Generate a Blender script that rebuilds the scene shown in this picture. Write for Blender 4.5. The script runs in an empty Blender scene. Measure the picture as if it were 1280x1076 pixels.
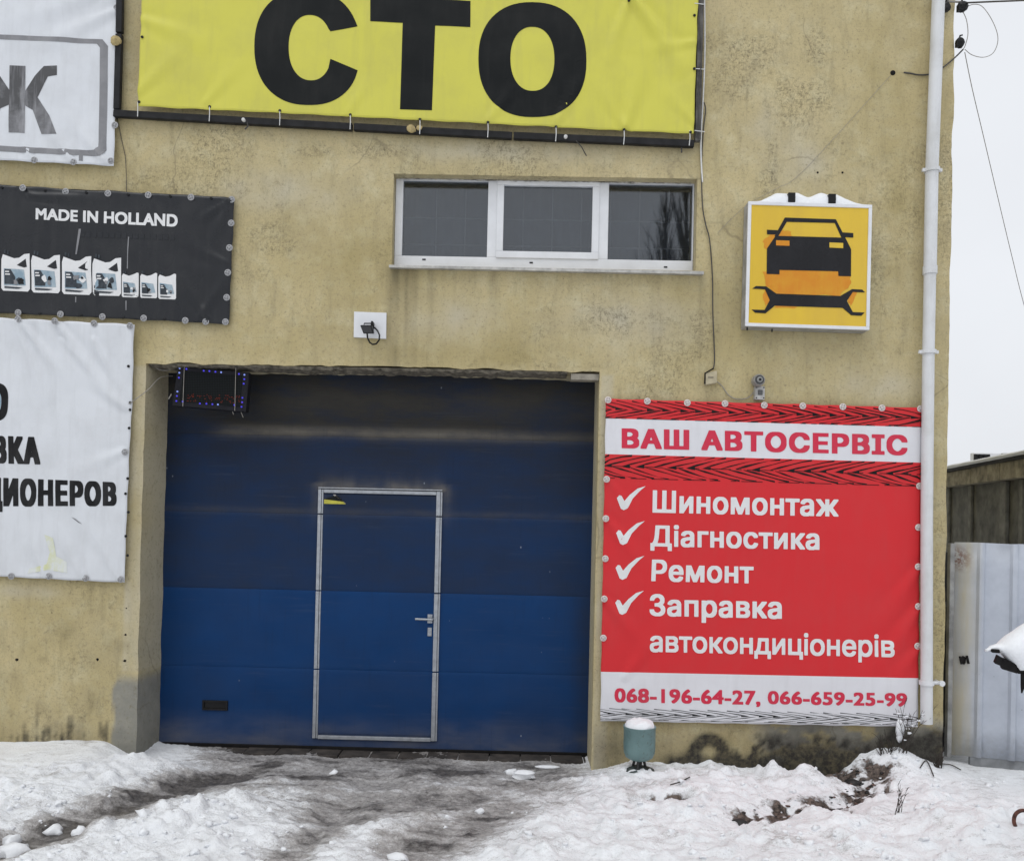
import bpy, bmesh, math, random
import numpy as np
from mathutils import Vector, Matrix, Euler, noise
random.seed(7); np.random.seed(7)
S = bpy.context.scene
COL = S.collection
R = math.radians
# ------------------------------------------------------------------ camera, sky, sun, exposure
F, CX, CY = 1050.0, 640.0, 640.0            # focal length and optical axis, in pixels of the 1280 x 1076 frame
CAM = Vector((0, -6.56, 1.86))
cam_d = bpy.data.cameras.new('camera'); cam = bpy.data.objects.new('camera', cam_d); COL.objects.link(cam)
cam_d.sensor_width = 36; cam_d.lens = 36 * F / 1280
cam_d.shift_y = (CY - 538) / 1280
cam_d.clip_start = 0.05; cam_d.clip_end = 2000
RM = Matrix.Rotation(0.013, 3, 'Z') @ Matrix.Rotation(R(90) + 0.0103, 3, 'X') @ Matrix.Rotation(0.0222, 3, 'Z')
cam.matrix_world = Matrix.Translation(CAM) @ RM.to_4x4()
S.camera = cam
S.view_settings.view_transform = 'Standard'; S.view_settings.look = 'None'
S.view_settings.exposure = 0.0; S.view_settings.gamma = 1.0
SUN_EL, SUN_AZ = R(64), R(200)
W = bpy.data.worlds.new('World'); S.world = W; W.use_nodes = True
wn = W.node_tree; wn.nodes.clear()
sky = wn.nodes.new('ShaderNodeTexSky'); sky.sky_type = 'NISHITA'; sky.sun_disc = False
sky.sun_elevation = SUN_EL; sky.sun_rotation = SUN_AZ; sky.dust_density = 6; sky.air_density = 1.0
hsv = wn.nodes.new('ShaderNodeHueSaturation'); hsv.inputs['Saturation'].default_value = 0.15
mixw = wn.nodes.new('ShaderNodeMixRGB'); mixw.inputs[0].default_value = 0.85
mixw.inputs[2].default_value = (9.3, 9.6, 10.1, 1)        # the flat white cloud layer
bg = wn.nodes.new('ShaderNodeBackground'); bg.inputs[1].default_value = 0.1
wo = wn.nodes.new('ShaderNodeOutputWorld')
wn.links.new(sky.outputs[0], hsv.inputs['Color']); wn.links.new(hsv.outputs[0], mixw.inputs[1])
cn = wn.nodes.new('ShaderNodeTexNoise'); cn.inputs['Scale'].default_value = 2.2; cn.inputs['Detail'].default_value = 5
cr_ = wn.nodes.new('ShaderNodeMapRange'); cr_.inputs[1].default_value = .3; cr_.inputs[2].default_value = .7; cr_.inputs[3].default_value = .93; cr_.inputs[4].default_value = 1.04
cm_ = wn.nodes.new('ShaderNodeMixRGB'); cm_.blend_type = 'MULTIPLY'; cm_.inputs[0].default_value = 1.0
wn.links.new(cn.outputs['Fac'], cr_.inputs[0]); wn.links.new(cr_.outputs[0], cm_.inputs[2]); wn.links.new(mixw.outputs[0], cm_.inputs[1])
wn.links.new(cm_.outputs[0], bg.inputs[0]); wn.links.new(bg.outputs[0], wo.inputs[0])
sun_d = bpy.data.lights.new('sun', 'SUN'); sun_d.energy = 0.85; sun_d.angle = R(45); sun_d.color = (1, .985, .965)
sun = bpy.data.objects.new('sun', sun_d); COL.objects.link(sun)
sun.rotation_euler = (R(90) - SUN_EL, 0, R(-25))
S.cycles.use_denoising = True

# ------------------------------------------------------------------ helpers
def ray(px, py):
    return RM @ Vector(((px - CX) / F, -(py - CY) / F, -1))
def P(px, py, y=0.0):                                # the point of the plane at depth y seen there
    d = ray(px, py); t = (y - CAM.y) / d.y
    return CAM + d * t
def G(px, py, z=0.0):                                # the point of the ground
    d = ray(px, py); t = (z - CAM.z) / d.z
    return CAM + d * t
def V(*a): return Vector(a)
def lerp(a, b, t): return a + (b - a) * t
def sstep(a, b, x):
    t = min(1, max(0, (x - a) / (b - a))); return t * t * (3 - 2 * t)
def fbm(x, y, z=0.0, oct=4, lac=2.0, gain=.5):
    a, s = 1.0, 0.0
    for i in range(oct):
        s += a * noise.noise((x, y, z + 7.3 * i)); x *= lac; y *= lac; z *= lac; a *= gain
    return s

ORG = {}
def tag(o, label=None, cat=None, group=None, kind=None):
    if label: o['label'] = label
    if cat: o['category'] = cat
    if group: o['group'] = group
    if kind: o['kind'] = kind
    return o
def thing(name, label, cat, loc, group=None):
    o = bpy.data.objects.new(name, None); COL.objects.link(o)
    o.location = loc; o.empty_display_size = .1
    ORG[o] = Vector(loc)
    return tag(o, label, cat, group)

class MB:
    def __init__(s): s.v, s.f, s.m = [], [], []
    def add(s, vs, fs, m=0):
        b = len(s.v); s.v += [Vector(v) for v in vs]
        for f in fs: s.f.append([b + i for i in f]); s.m.append(m)
        return s
    def box(s, a, b, m=0):
        x0, y0, z0 = a; x1, y1, z1 = b
        return s.hexa([(x0,y0,z0),(x1,y0,z0),(x1,y0,z1),(x0,y0,z1)], [(x0,y1,z0),(x1,y1,z0),(x1,y1,z1),(x0,y1,z1)], m)
    def hexa(s, front, back, m=0):                   # two matching quads, front first
        return s.add(list(front) + list(back), [(0,1,2,3),(7,6,5,4),(0,4,5,1),(1,5,6,2),(2,6,7,3),(3,7,4,0)], m)
    def slab(s, pts, th, m=0):                       # polygon facing the street, thickened away from it
        n = len(pts); pts = [Vector(p) for p in pts]
        bk = [p + V(0, th, 0) for p in pts]
        return s.add(pts + bk, [tuple(range(n)), tuple(range(2*n-1, n-1, -1))] + [(i, n+i, n+(i+1)%n, (i+1)%n) for i in range(n)], m)
    def tube(s, pts, r, n=8, m=0, cap=True):
        pts = [Vector(p) for p in pts]; b = len(s.v); up = None
        for i, p in enumerate(pts):
            t = (pts[min(i+1, len(pts)-1)] - pts[max(i-1, 0)]).normalized()
            if up is None: up = t.orthogonal().normalized()
            up = (up - t * up.dot(t)).normalized(); sd = t.cross(up)
            rr = r[i] if isinstance(r, (list, tuple)) else r
            for k in range(n):
                a = 2*math.pi*k/n; s.v.append(p + (up*math.cos(a) + sd*math.sin(a)) * rr)
        for i in range(len(pts)-1):
            for k in range(n):
                s.f.append([b+i*n+k, b+i*n+(k+1)%n, b+(i+1)*n+(k+1)%n, b+(i+1)*n+k]); s.m.append(m)
        if cap:
            s.f.append([b+k for k in range(n)][::-1]); s.m.append(m)
            s.f.append([b+(len(pts)-1)*n+k for k in range(n)]); s.m.append(m)
        return s
    def lathe(s, prof, n=24, c=(0,0,0), axis='Z', m=0):
        c = Vector(c); b = len(s.v)
        for r, h in prof:
            for k in range(n):
                a = 2*math.pi*k/n; x, y = r*math.cos(a), r*math.sin(a)
                s.v.append(c + (V(x, y, h) if axis == 'Z' else V(x, -h, y)))
        for i in range(len(prof)-1):
            for k in range(n):
                s.f.append([b+i*n+k, b+i*n+(k+1)%n, b+(i+1)*n+(k+1)%n, b+(i+1)*n+k]); s.m.append(m)
        s.f.append([b+k for k in range(n)][::-1]); s.m.append(m)
        s.f.append([b+(len(prof)-1)*n+k for k in range(n)]); s.m.append(m)
        return s
    def rock(s, c, r, sub=2, rough=.35, sq=(1,1,1), m=0):
        bm = bmesh.new(); bmesh.ops.create_icosphere(bm, subdivisions=sub, radius=1)
        o = Vector((random.random()*50, random.random()*50, random.random()*50)); c = Vector(c)
        vs = []
        for v in bm.verts:
            k = 1 + rough * (noise.noise(v.co*1.1 + o) + .5*noise.noise(v.co*2.7 + o))
            vs.append(c + V(v.co.x*sq[0], v.co.y*sq[1], v.co.z*sq[2]) * (r*k))
        s.add(vs, [[v.index for v in f.verts] for f in bm.faces], m); bm.free()
        return s
    def build_each(s, name, mats, parent, **kw):       # every loose piece an object of its own
        p = list(range(len(s.v)))
        def f(i):
            while p[i] != i: p[i] = p[p[i]]; i = p[i]
            return i
        for fc in s.f:
            for i in fc[1:]: p[f(i)] = f(fc[0])
        gr_ = {}
        for fc, m in zip(s.f, s.m): gr_.setdefault(f(fc[0]), []).append((fc, m))
        out = []
        for fs_ in gr_.values():
            ids = sorted({i for fc, _ in fs_ for i in fc}); mp = {i: k for k, i in enumerate(ids)}
            q = MB(); ml = sorted({m for _, m in fs_}); q.v = [s.v[i] for i in ids]
            q.f = [[mp[i] for i in fc] for fc, _ in fs_]; q.m = [ml.index(m) for _, m in fs_]
            mm = [mats[m] for m in ml] if isinstance(mats, (list, tuple)) else mats
            out.append(q.build(name, mm, parent, **kw))
        return out
    def build(s, name, mats, parent=None, smooth=False, bevel=0, org=None):
        if not isinstance(mats, (list, tuple)): mats = [mats]
        o0 = ORG.get(parent, V(0,0,0)) if parent is not None else Vector(org or (0,0,0))
        me = bpy.data.meshes.new(name)
        me.from_pydata([tuple(v - o0) for v in s.v], [], s.f); me.update()
        for m in mats: me.materials.append(m)
        if len(mats) > 1: me.polygons.foreach_set('material_index', s.m)
        bm = bmesh.new(); bm.from_mesh(me); bmesh.ops.recalc_face_normals(bm, faces=bm.faces); bm.to_mesh(me); bm.free()
        if smooth:
            me.polygons.foreach_set('use_smooth', [True]*len(me.polygons))
            if smooth != 'all': me.set_sharp_from_angle(angle=R(40))
        o = bpy.data.objects.new(name, me); COL.objects.link(o)
        if parent is not None: o.parent = parent; ORG[o] = o0
        else: o.location = o0; ORG[o] = o0
        if bevel:
            b = o.modifiers.new('bevel', 'BEVEL'); b.width = bevel; b.segments = 2; b.limit_method = 'ANGLE'; b.angle_limit = R(40)
        return o

# ------------------------------------------------------------------ materials
def srgb(r, g, b):
    f = lambda c: (c/255/12.92) if c/255 <= .04045 else ((c/255+.055)/1.055)**2.4
    return (f(r), f(g), f(b), 1)
class NT:
    def __init__(s, name):
        s.mat = bpy.data.materials.new(name); s.mat.use_nodes = True
        s.t = s.mat.node_tree; s.t.nodes.clear()
        s.o = s.n('OutputMaterial'); s.b = s.n('BsdfPrincipled'); s.t.links.new(s.b.outputs[0], s.o.inputs[0])
        s.co = s.n('TexCoord').outputs['Object']
    def n(s, k): return s.t.nodes.new('ShaderNode' + k)
    def put(s, sock, v):
        if isinstance(v, bpy.types.NodeSocket): s.t.links.new(v, sock)
        elif v is not None: sock.default_value = v
    def map(s, scale=(1,1,1), rot=(0,0,0), loc=(0,0,0)):
        m = s.n('Mapping'); s.put(m.inputs[0], s.co); m.inputs['Scale'].default_value = scale
        m.inputs['Rotation'].default_value = rot; m.inputs['Location'].default_value = loc
        return m.outputs[0]
    def noise(s, sc, det=4, rough=.5, vec=None, dist=0):
        n = s.n('TexNoise'); s.put(n.inputs['Vector'], vec or s.co); n.inputs['Scale'].default_value = sc
        n.inputs['Detail'].default_value = det; n.inputs['Roughness'].default_value = rough; n.inputs['Distortion'].default_value = dist
        return n.outputs['Fac']
    def vor(s, sc, vec=None, feat='F1'):
        n = s.n('TexVoronoi'); n.feature = feat; s.put(n.inputs['Vector'], vec or s.co); n.inputs['Scale'].default_value = sc
        return n.outputs['Distance']
    def ramp(s, f, a, b, lo=0., hi=1.):
        m = s.n('MapRange'); s.put(m.inputs[0], f)
        for i, v in enumerate((a, b, lo, hi)): m.inputs[1+i].default_value = v
        return m.outputs[0]
    def math(s, op, a, b=None):
        m = s.n('Math'); m.operation = op; s.put(m.inputs[0], a)
        if b is not None: s.put(m.inputs[1], b)
        return m.outputs[0]
    def mix(s, f, a, b, mode='MIX'):
        m = s.n('MixRGB'); m.blend_type = mode; s.put(m.inputs[0], f); s.put(m.inputs[1], a); s.put(m.inputs[2], b)
        return m.outputs[0]
    def attr(s, name):
        a = s.n('Attribute'); a.attribute_name = name; return a
    def bump(s, h, strength=.3, dist=.01, prev=None):
        b = s.n('Bump'); s.put(b.inputs['Height'], h); b.inputs['Strength'].default_value = strength; b.inputs['Distance'].default_value = dist
        if prev is not None: s.put(b.inputs['Normal'], prev)
        return b.outputs[0]
    def set(s, col=None, rough=None, metal=None, nrm=None, spec=None):
        s.put(s.b.inputs['Base Color'], col); s.put(s.b.inputs['Roughness'], rough); s.put(s.b.inputs['Metallic'], metal)
        s.put(s.b.inputs['Normal'], nrm); s.put(s.b.inputs['Specular IOR Level'], spec)
        return s.mat
def simple(name, col, rough=.5, metal=0., var=.12, sc=14, bump=0., spec=.5):
    t = NT(name); n = t.noise(sc, 5, .6)
    c2 = tuple(c*(1-var*1.6) for c in col[:3]) + (1,); c1 = tuple(min(1, c*(1+var*.6)) for c in col[:3]) + (1,)
    c = t.mix(t.ramp(n, .3, .7), c1, c2)
    rr = t.ramp(t.noise(sc*2.3, 3), .3, .7, max(0, rough-.08), min(1, rough+.1))
    return t.set(c, rr, metal, t.bump(n, bump, .01) if bump else None, spec)
def vinyl(name, col, dirt=(.25,.23,.2,1), amt=.25, rough=.42, sc=3.0, spec=.2):
    t = NT(name)
    a = t.ramp(t.noise(sc, 6, .65), .45, .8, 0, amt)
    st = t.ramp(t.noise(5, 4, .6, t.map((3, 1, .35))), .5, .8, 0, amt*.8)
    c = t.mix(a, col, dirt); c = t.mix(st, c, dirt)
    wv = t.noise(900, 1, .5)
    return t.set(c, t.ramp(t.noise(7, 3), .3, .7, rough-.08, rough+.12), 0, t.bump(wv, .06, .002), spec)

M = {}
def wall_mat():
    t = NT('ochre_plaster')
    at = t.attr('stain'); sep = t.n('SeparateColor'); t.put(sep.inputs[0], at.outputs['Color'])
    big = t.noise(1.1, 5, .6, dist=.4); med = t.noise(6, 6, .65); fine = t.noise(70, 5, .7)
    c = t.mix(t.ramp(big, .35, .68), (.55, .462, .262, 1), (.445, .372, .200, 1))
    c = t.mix(t.ramp(med, .48, .70, 0, .6), c, (.60, .55, .36, 1))
    c = t.mix(t.ramp(fine, .50, .72, 0, .55), c, (.25, .215, .145, 1))
    c = t.mix(t.ramp(t.noise(2.6, 6, .7, None, .5), .48, .72, 0, .5), c, (.39, .335, .215, 1))
    c = t.mix(t.ramp(t.noise(7, 5, .7, t.map((1.6, 1, .28))),   .52, .75, 0, .5), c, (.235, .20, .12, 1))
    c = t.mix(t.math('MULTIPLY', sep.outputs[1], .6), c, (.335, .27, .115, 1))
    c = t.mix(t.math('SUBTRACT', 1.0, at.outputs['Alpha']), c, (.50, .46, .355, 1))
    cem = t.mix(t.ramp(med, .35, .7), (.22, .22, .20, 1), (.30, .29, .25, 1))
    c = t.mix(sep.outputs[2], c, cem)
    # scratches: broken contour lines of stretched noise, gathered in patches
    sf = t.attr('scuff').outputs['Fac']
    patch = t.math('MAXIMUM', t.ramp(t.noise(.9, 4, .6, t.map((1, 1, 1), loc=(3, 0, 5))), .47, .66, 0, .8), sf)
    def contour(sc, scale, rot, w, lv=.5, ds=.6):
        n_ = t.noise(sc, 4, .6, t.map(scale, rot), ds)
        return t.ramp(t.math('ABSOLUTE', t.math('SUBTRACT', n_, lv)), w, w*.3)
    k = t.math('MAXIMUM', contour(12, (2.6, 1, .7), (0, R(40), 0), .018), contour(14, (.5, 1, 3.4), (0, R(-10), 0), .016, .46))
    k = t.math('MAXIMUM', k, contour(24, (1.8, 1, 1), (0, R(-50), 0), .022, .55))
    k = t.math('MULTIPLY', k, t.ramp(t.noise(31, 4, .7), .42, .58))
    k = t.math('MULTIPLY', k, t.ramp(t.math('ADD', patch, t.ramp(t.noise(5, 3), .3, .7, -.35, .25)), .22, .75))
    c = t.mix(t.math('MULTIPLY', k, .70), c, (.10, .085, .052, 1))
    sm = t.math('MULTIPLY', t.ramp(t.noise(13, 6, .75), .50, .68), sf)
    c = t.mix(t.math('MULTIPLY', sm, .35), c, (.17, .145, .09, 1))
    c = t.mix(t.ramp(t.noise(34, 5, .75), .54, .70, 0, .62), c, (.19, .16, .095, 1))
    pits = t.math('MULTIPLY', t.ramp(t.vor(26), .10, .04), t.ramp(t.noise(3.3, 2), .52, .6))
    c = t.mix(t.math('MULTIPLY', pits, .85), c, (.07, .055, .04, 1))
    cr = t.n('TexVoronoi'); cr.feature = 'DISTANCE_TO_EDGE'; cr.inputs['Scale'].default_value = .8
    wob = t.n('TexNoise'); wob.inputs['Scale'].default_value = 3; wob.inputs['Detail'].default_value = 5; t.put(wob.inputs['Vector'], t.co)
    t.put(cr.inputs['Vector'], t.mix(.14, t.co, wob.outputs['Color']))
    crk = t.math('MULTIPLY', t.ramp(cr.outputs['Distance'], .004, .001), t.ramp(t.noise(1.3, 2), .52, .6))
    c = t.mix(t.math('MULTIPLY', crk, .4), c, (.16, .135, .09, 1))
    dk = t.math('MULTIPLY', sep.outputs[0], t.ramp(t.noise(19, 5, .7), .2, .65, .70, 1.05))
    c = t.mix(dk, c, (.035, .032, .027, 1))
    h = t.math('ADD', t.math('MULTIPLY', fine, .5), t.math('MULTIPLY', med, .8))
    h = t.math('SUBTRACT', h, t.math('MULTIPLY', t.math('ADD', k, pits), .6))
    return t.set(c, .9, 0, t.bump(h, .45, .012), .25)
M['wall'] = wall_mat()
M['reveal'] = simple('reveal_plaster', (.44, .40, .30, 1), .9, 0, .18, 9, .3)
M['white_pvc'] = simple('white_pvc', (.72, .73, .75, 1), .38, 0, .06, 6)
M['pipe'] = None
M['steel_dark'] = simple('dark_painted_steel', (.018, .018, .019, 1), .55, 0, .35, 12, 0, .2)
M['alu'] = simple('worn_aluminium', (.40, .42, .45, 1), .45, .6, .15, 20)
M['black'] = simple('black_plastic', (.010, .010, .011, 1), .42, 0, .2, 12, 0, .25)
M['rubber'] = simple('black_rubber', (.012, .011, .011, 1), .75, 0, .3, 14, 0, .15)
M['washer'] = simple('grey_plastic_washer', (.36, .36, .37, 1), .5, 0, .15, 40)
M['washer_w'] = simple('pale_plastic_washer', (.66, .60, .58, 1), .5, 0, .15, 40)
M['string'] = simple('white_string', (.72, .72, .70, 1), .8, 0, .1, 40)
M['cable'] = simple('dark_cable', (.06, .055, .05, 1), .6, 0, .2, 20)
M['cable_grey'] = simple('grey_cable', (.30, .28, .25, 1), .6, 0, .2, 20)
M['yellow_vinyl'] = vinyl('yellow_vinyl', (.60, .57, .095, 1), (.40, .37, .12, 1), .35)
M['pipe'] = vinyl('white_pipe_plastic', (.66, .67, .68, 1), (.33, .32, .28, 1), .38, .4, 3.5, .4)
M['ink_black'] = vinyl('black_print', (.008, .0095, .010, 1), (.028, .028, .027, 1), .4, .42, 3.0, .12)
M['white_vinyl'] = vinyl('white_vinyl', (.66, .68, .71, 1), (.36, .36, .36, 1), .30)
M['white_vinyl2'] = vinyl('white_vinyl_clean', (.70, .70, .73, 1), (.46, .44, .45, 1), .22)
M['dark_vinyl'] = vinyl('charcoal_vinyl', (.015, .0165, .020, 1), (.045, .045, .046, 1), .45, .28, 3.0, .32)
M['ink_white'] = vinyl('white_print', (.72, .72, .72, 1), (.50, .50, .50, 1), .2)
M['ink_faded'] = vinyl('faded_dark_print', (.085, .085, .088, 1), (.42, .42, .44, 1), 1.0, sc=2.2)
M['ink_grey'] = vinyl('grey_print', (.20, .20, .21, 1), (.32, .32, .33, 1), .8)
M['ink_charcoal'] = vinyl('charcoal_print', (.011, .011, .012, 1), (.09, .09, .09, 1), .35, .42, 3.0, .12)
M['ink_faint'] = vinyl('faint_print', (.024, .026, .030, 1), (.035, .035, .036, 1), .4)
M['ink_slate'] = vinyl('slate_print', (.035, .042, .05, 1), (.12, .14, .16, 1), .5, sc=40)
M['ink_steel'] = vinyl('steel_blue_print', (.24, .33, .40, 1), (.50, .56, .58, 1), .9, sc=14)
M['red_vinyl'] = vinyl('red_vinyl', (.62, .034, .040, 1), (.50, .07, .07, 1), .25, .42, 3.0, .12)
M['ink_red'] = vinyl('red_print', (.60, .032, .07, 1), (.46, .09, .11, 1), .3)
M['stain_yellow'] = vinyl('yellow_green_paint_stain', (.66, .68, .66, 1), (.58, .60, .20, 1), .95, sc=9)
M['snow_cap'] = None
def snow_simple():
    t = NT('snow'); n = t.noise(60, 5, .7)
    return t.set(t.mix(t.ramp(n, .3, .7), (.84, .86, .885, 1), (.78, .795, .82, 1)), .65, 0, t.bump(n, .35, .012), .3)
M['snow_cap'] = snow_simple()
M['glass'] = None
def glass():
    t = NT('window_glass'); fr = t.n('Fresnel'); fr.inputs[0].default_value = 1.75
    gl_ = t.n('BsdfGlossy'); gl_.inputs['Roughness'].default_value = .02; gl_.inputs['Color'].default_value = (.95, .97, 1, 1)
    tr_ = t.n('BsdfTransparent'); tr_.inputs[0].default_value = (.72, .75, .78, 1); mx = t.n('MixShader')
    nb = t.bump(t.noise(1.3, 1), .015, .02); t.put(gl_.inputs['Normal'], nb); t.put(fr.inputs['Normal'], nb)
    t.put(mx.inputs[0], fr.outputs[0]); t.put(mx.inputs[1], tr_.outputs[0]); t.put(mx.inputs[2], gl_.outputs[0]); t.put(t.o.inputs[0], mx.outputs[0])
    return t.mat
M['glass'] = glass()

def add_mat_attr(me, name, cols):
    a = me.color_attributes.new(name, 'FLOAT_COLOR', 'POINT')
    a.data.foreach_set('color', np.asarray(cols, dtype=np.float32).ravel())

# ================================================================== GROUND
def seg_d(x, y, pl):
    best = 9
    for (ax, ay), (bx, by) in zip(pl[:-1], pl[1:]):
        dx, dy = bx-ax, by-ay; t = max(0, min(1, ((x-ax)*dx + (y-ay)*dy) / (dx*dx+dy*dy)))
        best = min(best, math.hypot(x-ax-dx*t, y-ay-dy*t))
    return best
def gp(*pts): return [tuple(G(px, py).xy) for px, py in pts]
TRACK = gp((-160, 1110), (40, 1045), (150, 1005), (240, 970), (330, 944))
TRACK2 = gp((330, 1130), (420, 1010), (470, 960), (500, 940))
WORN = [(gp((330, 955), (480, 965)), .42), (gp((600, 945), (700, 960)), .30), (gp((440, 1000), (600, 990)), .45), (gp((520, 1060), (640, 1000)), .28)]
RIDGE = gp((70, 1085), (210, 1035), (300, 1000))
SOIL = [(gp((930, 1016), (1000, 1006), (1045, 1010)), .14), (gp((975, 958), (1040, 960), (1075, 970), (1088, 985)), .15), (gp((1030, 1000), (1060, 992), (1105, 970)), .13), (gp((800, 1003), (850, 1000)), .06)]
MOUND = [(G(1095, 957).xy, .30, .14), (G(1150, 968).xy, .35, .06), (G(870, 985).xy, .4, .04), (G(1225, 1045).xy, .30, .12), (G(120, 955).xy, .6, .05), (G(1010, 974).xy, .10, .10), (G(965, 968).xy, .05, .09), (G(1040, 1030).xy, .25, .05)]
DL = (P(180, 460).x + P(173, 900).x)/2
DOORX = (P(185, 930).x, P(742, 940).x)
WET = G(555, 952)
def ground_at(x, y):
    """height, dirt, soil of the snow sheet"""
    wx, wy = x + .10*fbm(x*1.3, y*1.3, 3, 3), y + .10*fbm(x*1.3, y*1.3, 9, 3)
    tr = max(math.exp(-(seg_d(wx, wy, TRACK)/.19)**2), .55*math.exp(-(seg_d(wx, wy, TRACK2)/.15)**2))
    wo = 0
    for pl, w in WORN: wo = max(wo, math.exp(-(seg_d(wx, wy, pl)/w)**2))
    so = 0
    for pl, w in SOIL: so = max(so, math.exp(-(seg_d(wx*1., wy*1., pl)/w)**2))
    drive = sstep(DOORX[0]+.15, DOORX[0]+.75, x + .3*(y+.2)) * (1 - sstep(DOORX[1]-.5, DOORX[1]+.15, x)) * sstep(-1.5, -.2, y)
    wo = max(wo, drive*.85)
    smooth_left = (1 - sstep(-3.3, -2.65, x)) * sstep(-.75, -.35, y)
    smooth_right = sstep(2.9, 3.4, x) * sstep(-1.0, -.5, y)
    rough = .78*(1 - .75*wo) * (1 - .85*max(smooth_left, smooth_right)) * (1 - .6*tr)
    l1 = fbm(x*.9, y*.9, 1, 3); l2 = noise.noise((x*3.1, y*3.1, 4)); 
    l3 = abs(noise.noise((x*7+l2, y*7, 8))); l4 = abs(noise.noise((x*16, y*16, 2))); l5 = noise.noise((x*37, y*37, 5))
    clump = sstep(.0, .35, noise.noise((x*4.3, y*4.3, 21)) + .25*noise.noise((x*13, y*13, 2)))
    h = .045*l1*(1-.75*wo) + rough*(.040*l2 + .055*l3 + .026*l4 + .010*l5 + .006*noise.noise((x*29, y*29, 7)) + .050*clump*(.6+.8*abs(noise.noise((x*11, y*11, 3)))))
    h += .006*l5*wo + .008*l4*wo
    rg = math.exp(-(seg_d(wx, wy, RIDGE)/.16)**2); h += rg*(.030 + .018*l3 + .012*clump + .030*l4 + .018*abs(noise.noise((x*23, y*23, 4))))
    for c, w, a in MOUND:
        d = (x-c[0])**2 + (y-c[1])**2
        h += a*math.exp(-d/w/w)
    h += .035*smooth_left
    h -= .05*wo + .055*tr + .075*so
    h -= .035*drive
    kx = sstep(DL-.30, DL+.12, x) * (1 - sstep(DOORX[1]-.12, DOORX[1]+.28, x))
    if kx > 0: h = lerp(h, -.082 + .010*l5 + .02*l2 + .03*max(0, fbm(x*2, y*2, 50, 3)), sstep(-.35, .05, y)*kx)
    dirt = max(tr*1.35, wo*.76)
    n = .5 + .8*fbm(x*4, y*4, 12, 4); n2 = .5 + .9*fbm(x*2 + y*1.2, y*7, 30, 4)
    dirt *= max(0, min(1.35, .60 + .9*n*n2))
    dirt = max(dirt, .35*max(0, fbm(x*2.2, y*2.2, 40, 4) - .12))
    kw = math.exp(-((x-WET[0])/.50)**2 - ((y-WET[1])/.20)**2); dirt = max(dirt, 1.1*kw*(.6+.7*n))
    dirt = max(dirt, .75*drive*sstep(-.10, .05, y)*(.6+.6*n2))
    so *= max(0, min(1.2, .38 + 1.7*(fbm(x*8, y*8, 17, 4)+.22)))
    return h, max(0, min(1, dirt)), max(0, min(1, so))
def axis_pts(lo, hi, step, far):
    a = list(np.arange(lo, hi + step/2, step)); s, v = step, hi; b = []
    while v < far: s *= 1.35; v += s; b.append(v)
    s, v = step, lo; c = []
    while v > -far: s *= 1.35; v -= s; c.append(v)
    return c[::-1] + a + b
gx = axis_pts(-4.6, 4.6, .016, 90); gy = axis_pts(-2.75, .62, .016, 90)
gv, gc = [], []
for y in gy:
    for x in gx:
        if -5.2 < x < 5.2 and -3.4 < y < .8: h, d, s = ground_at(x, y)
        else: h, d, s = .05*fbm(x*.6, y*.6, 1, 3), 0, 0
        gv.append((x, y, h)); gc.append((d, s, 0, 1))
nx = len(gx)
gf = [(j*nx+i, j*nx+i+1, (j+1)*nx+i+1, (j+1)*nx+i) for j in range(len(gy)-1) for i in range(nx-1)]
me = bpy.data.meshes.new('snowy_ground'); me.from_pydata(gv, [], gf); me.update()
add_mat_attr(me, 'dirt', gc)
me.polygons.foreach_set('use_smooth', [True]*len(me.polygons))
def ground_mat():
    t = NT('trodden_snow'); at = t.attr('dirt'); sep = t.n('SeparateColor'); t.put(sep.inputs[0], at.outputs['Color'])
    n1 = t.noise(30, 6, .7); n2 = t.noise(110, 4, .7); n3 = t.noise(7, 5, .6)
    sn = t.mix(t.ramp(n3, .35, .7), (.86, .88, .905, 1), (.77, .785, .81, 1))
    sn = t.mix(t.ramp(n1, .60, .80, 0, .22), sn, (.50, .49, .48, 1))
    slush = t.mix(t.ramp(n1, .32, .66), (.24, .225, .215, 1), (.52, .505, .50, 1))
    ice = t.mix(t.ramp(n1, .35, .65), (.045, .041, .038, 1), (.16, .148, .14, 1))
    soil = t.mix(t.ramp(n1, .40, .66), (.022, .018, .015, 1), (.19, .148, .125, 1))  # near-black spots paint the shade of cavities in the brown soil
    n5 = t.noise(14, 5, .7, t.map((.6, 1.6, 1), (0, 0, R(-35))))
    f = t.math('ADD', t.math('ADD', sep.outputs[0], t.ramp(n2, .3, .7, -.13, .13)), t.ramp(n5, .3, .7, -.22, .22))
    fd = t.ramp(f, .10, .95)
    c = t.mix(t.ramp(f, .08, .42), sn, slush); c = t.mix(t.ramp(f, .48, .92), c, ice)
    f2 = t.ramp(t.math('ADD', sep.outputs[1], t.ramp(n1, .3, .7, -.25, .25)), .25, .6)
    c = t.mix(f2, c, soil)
    n4 = t.noise(58, 3, .6)
    spk = t.math('MULTIPLY', t.ramp(t.vor(38), .11, .05), t.ramp(t.noise(5, 3), .50, .62))
    c = t.mix(t.math('MULTIPLY', spk, .8), c, (.07, .06, .05, 1))
    c = t.mix(t.ramp(t.noise(3.2, 6, .72), .52, .76, 0, .25), c, (.46, .44, .43, 1))
    h = t.math('ADD', t.math('ADD', n1, t.ramp(n4, .45, .6, 0, .5)), t.math('MULTIPLY', n2, .6))
    return t.set(c, t.mix(fd, (.65,)*3 + (1,), (.36,)*3 + (1,)), 0, t.bump(h, .5, .012), .3)
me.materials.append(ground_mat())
ground = bpy.data.objects.new('snowy_ground', me); COL.objects.link(ground); tag(ground, kind='structure')

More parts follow.
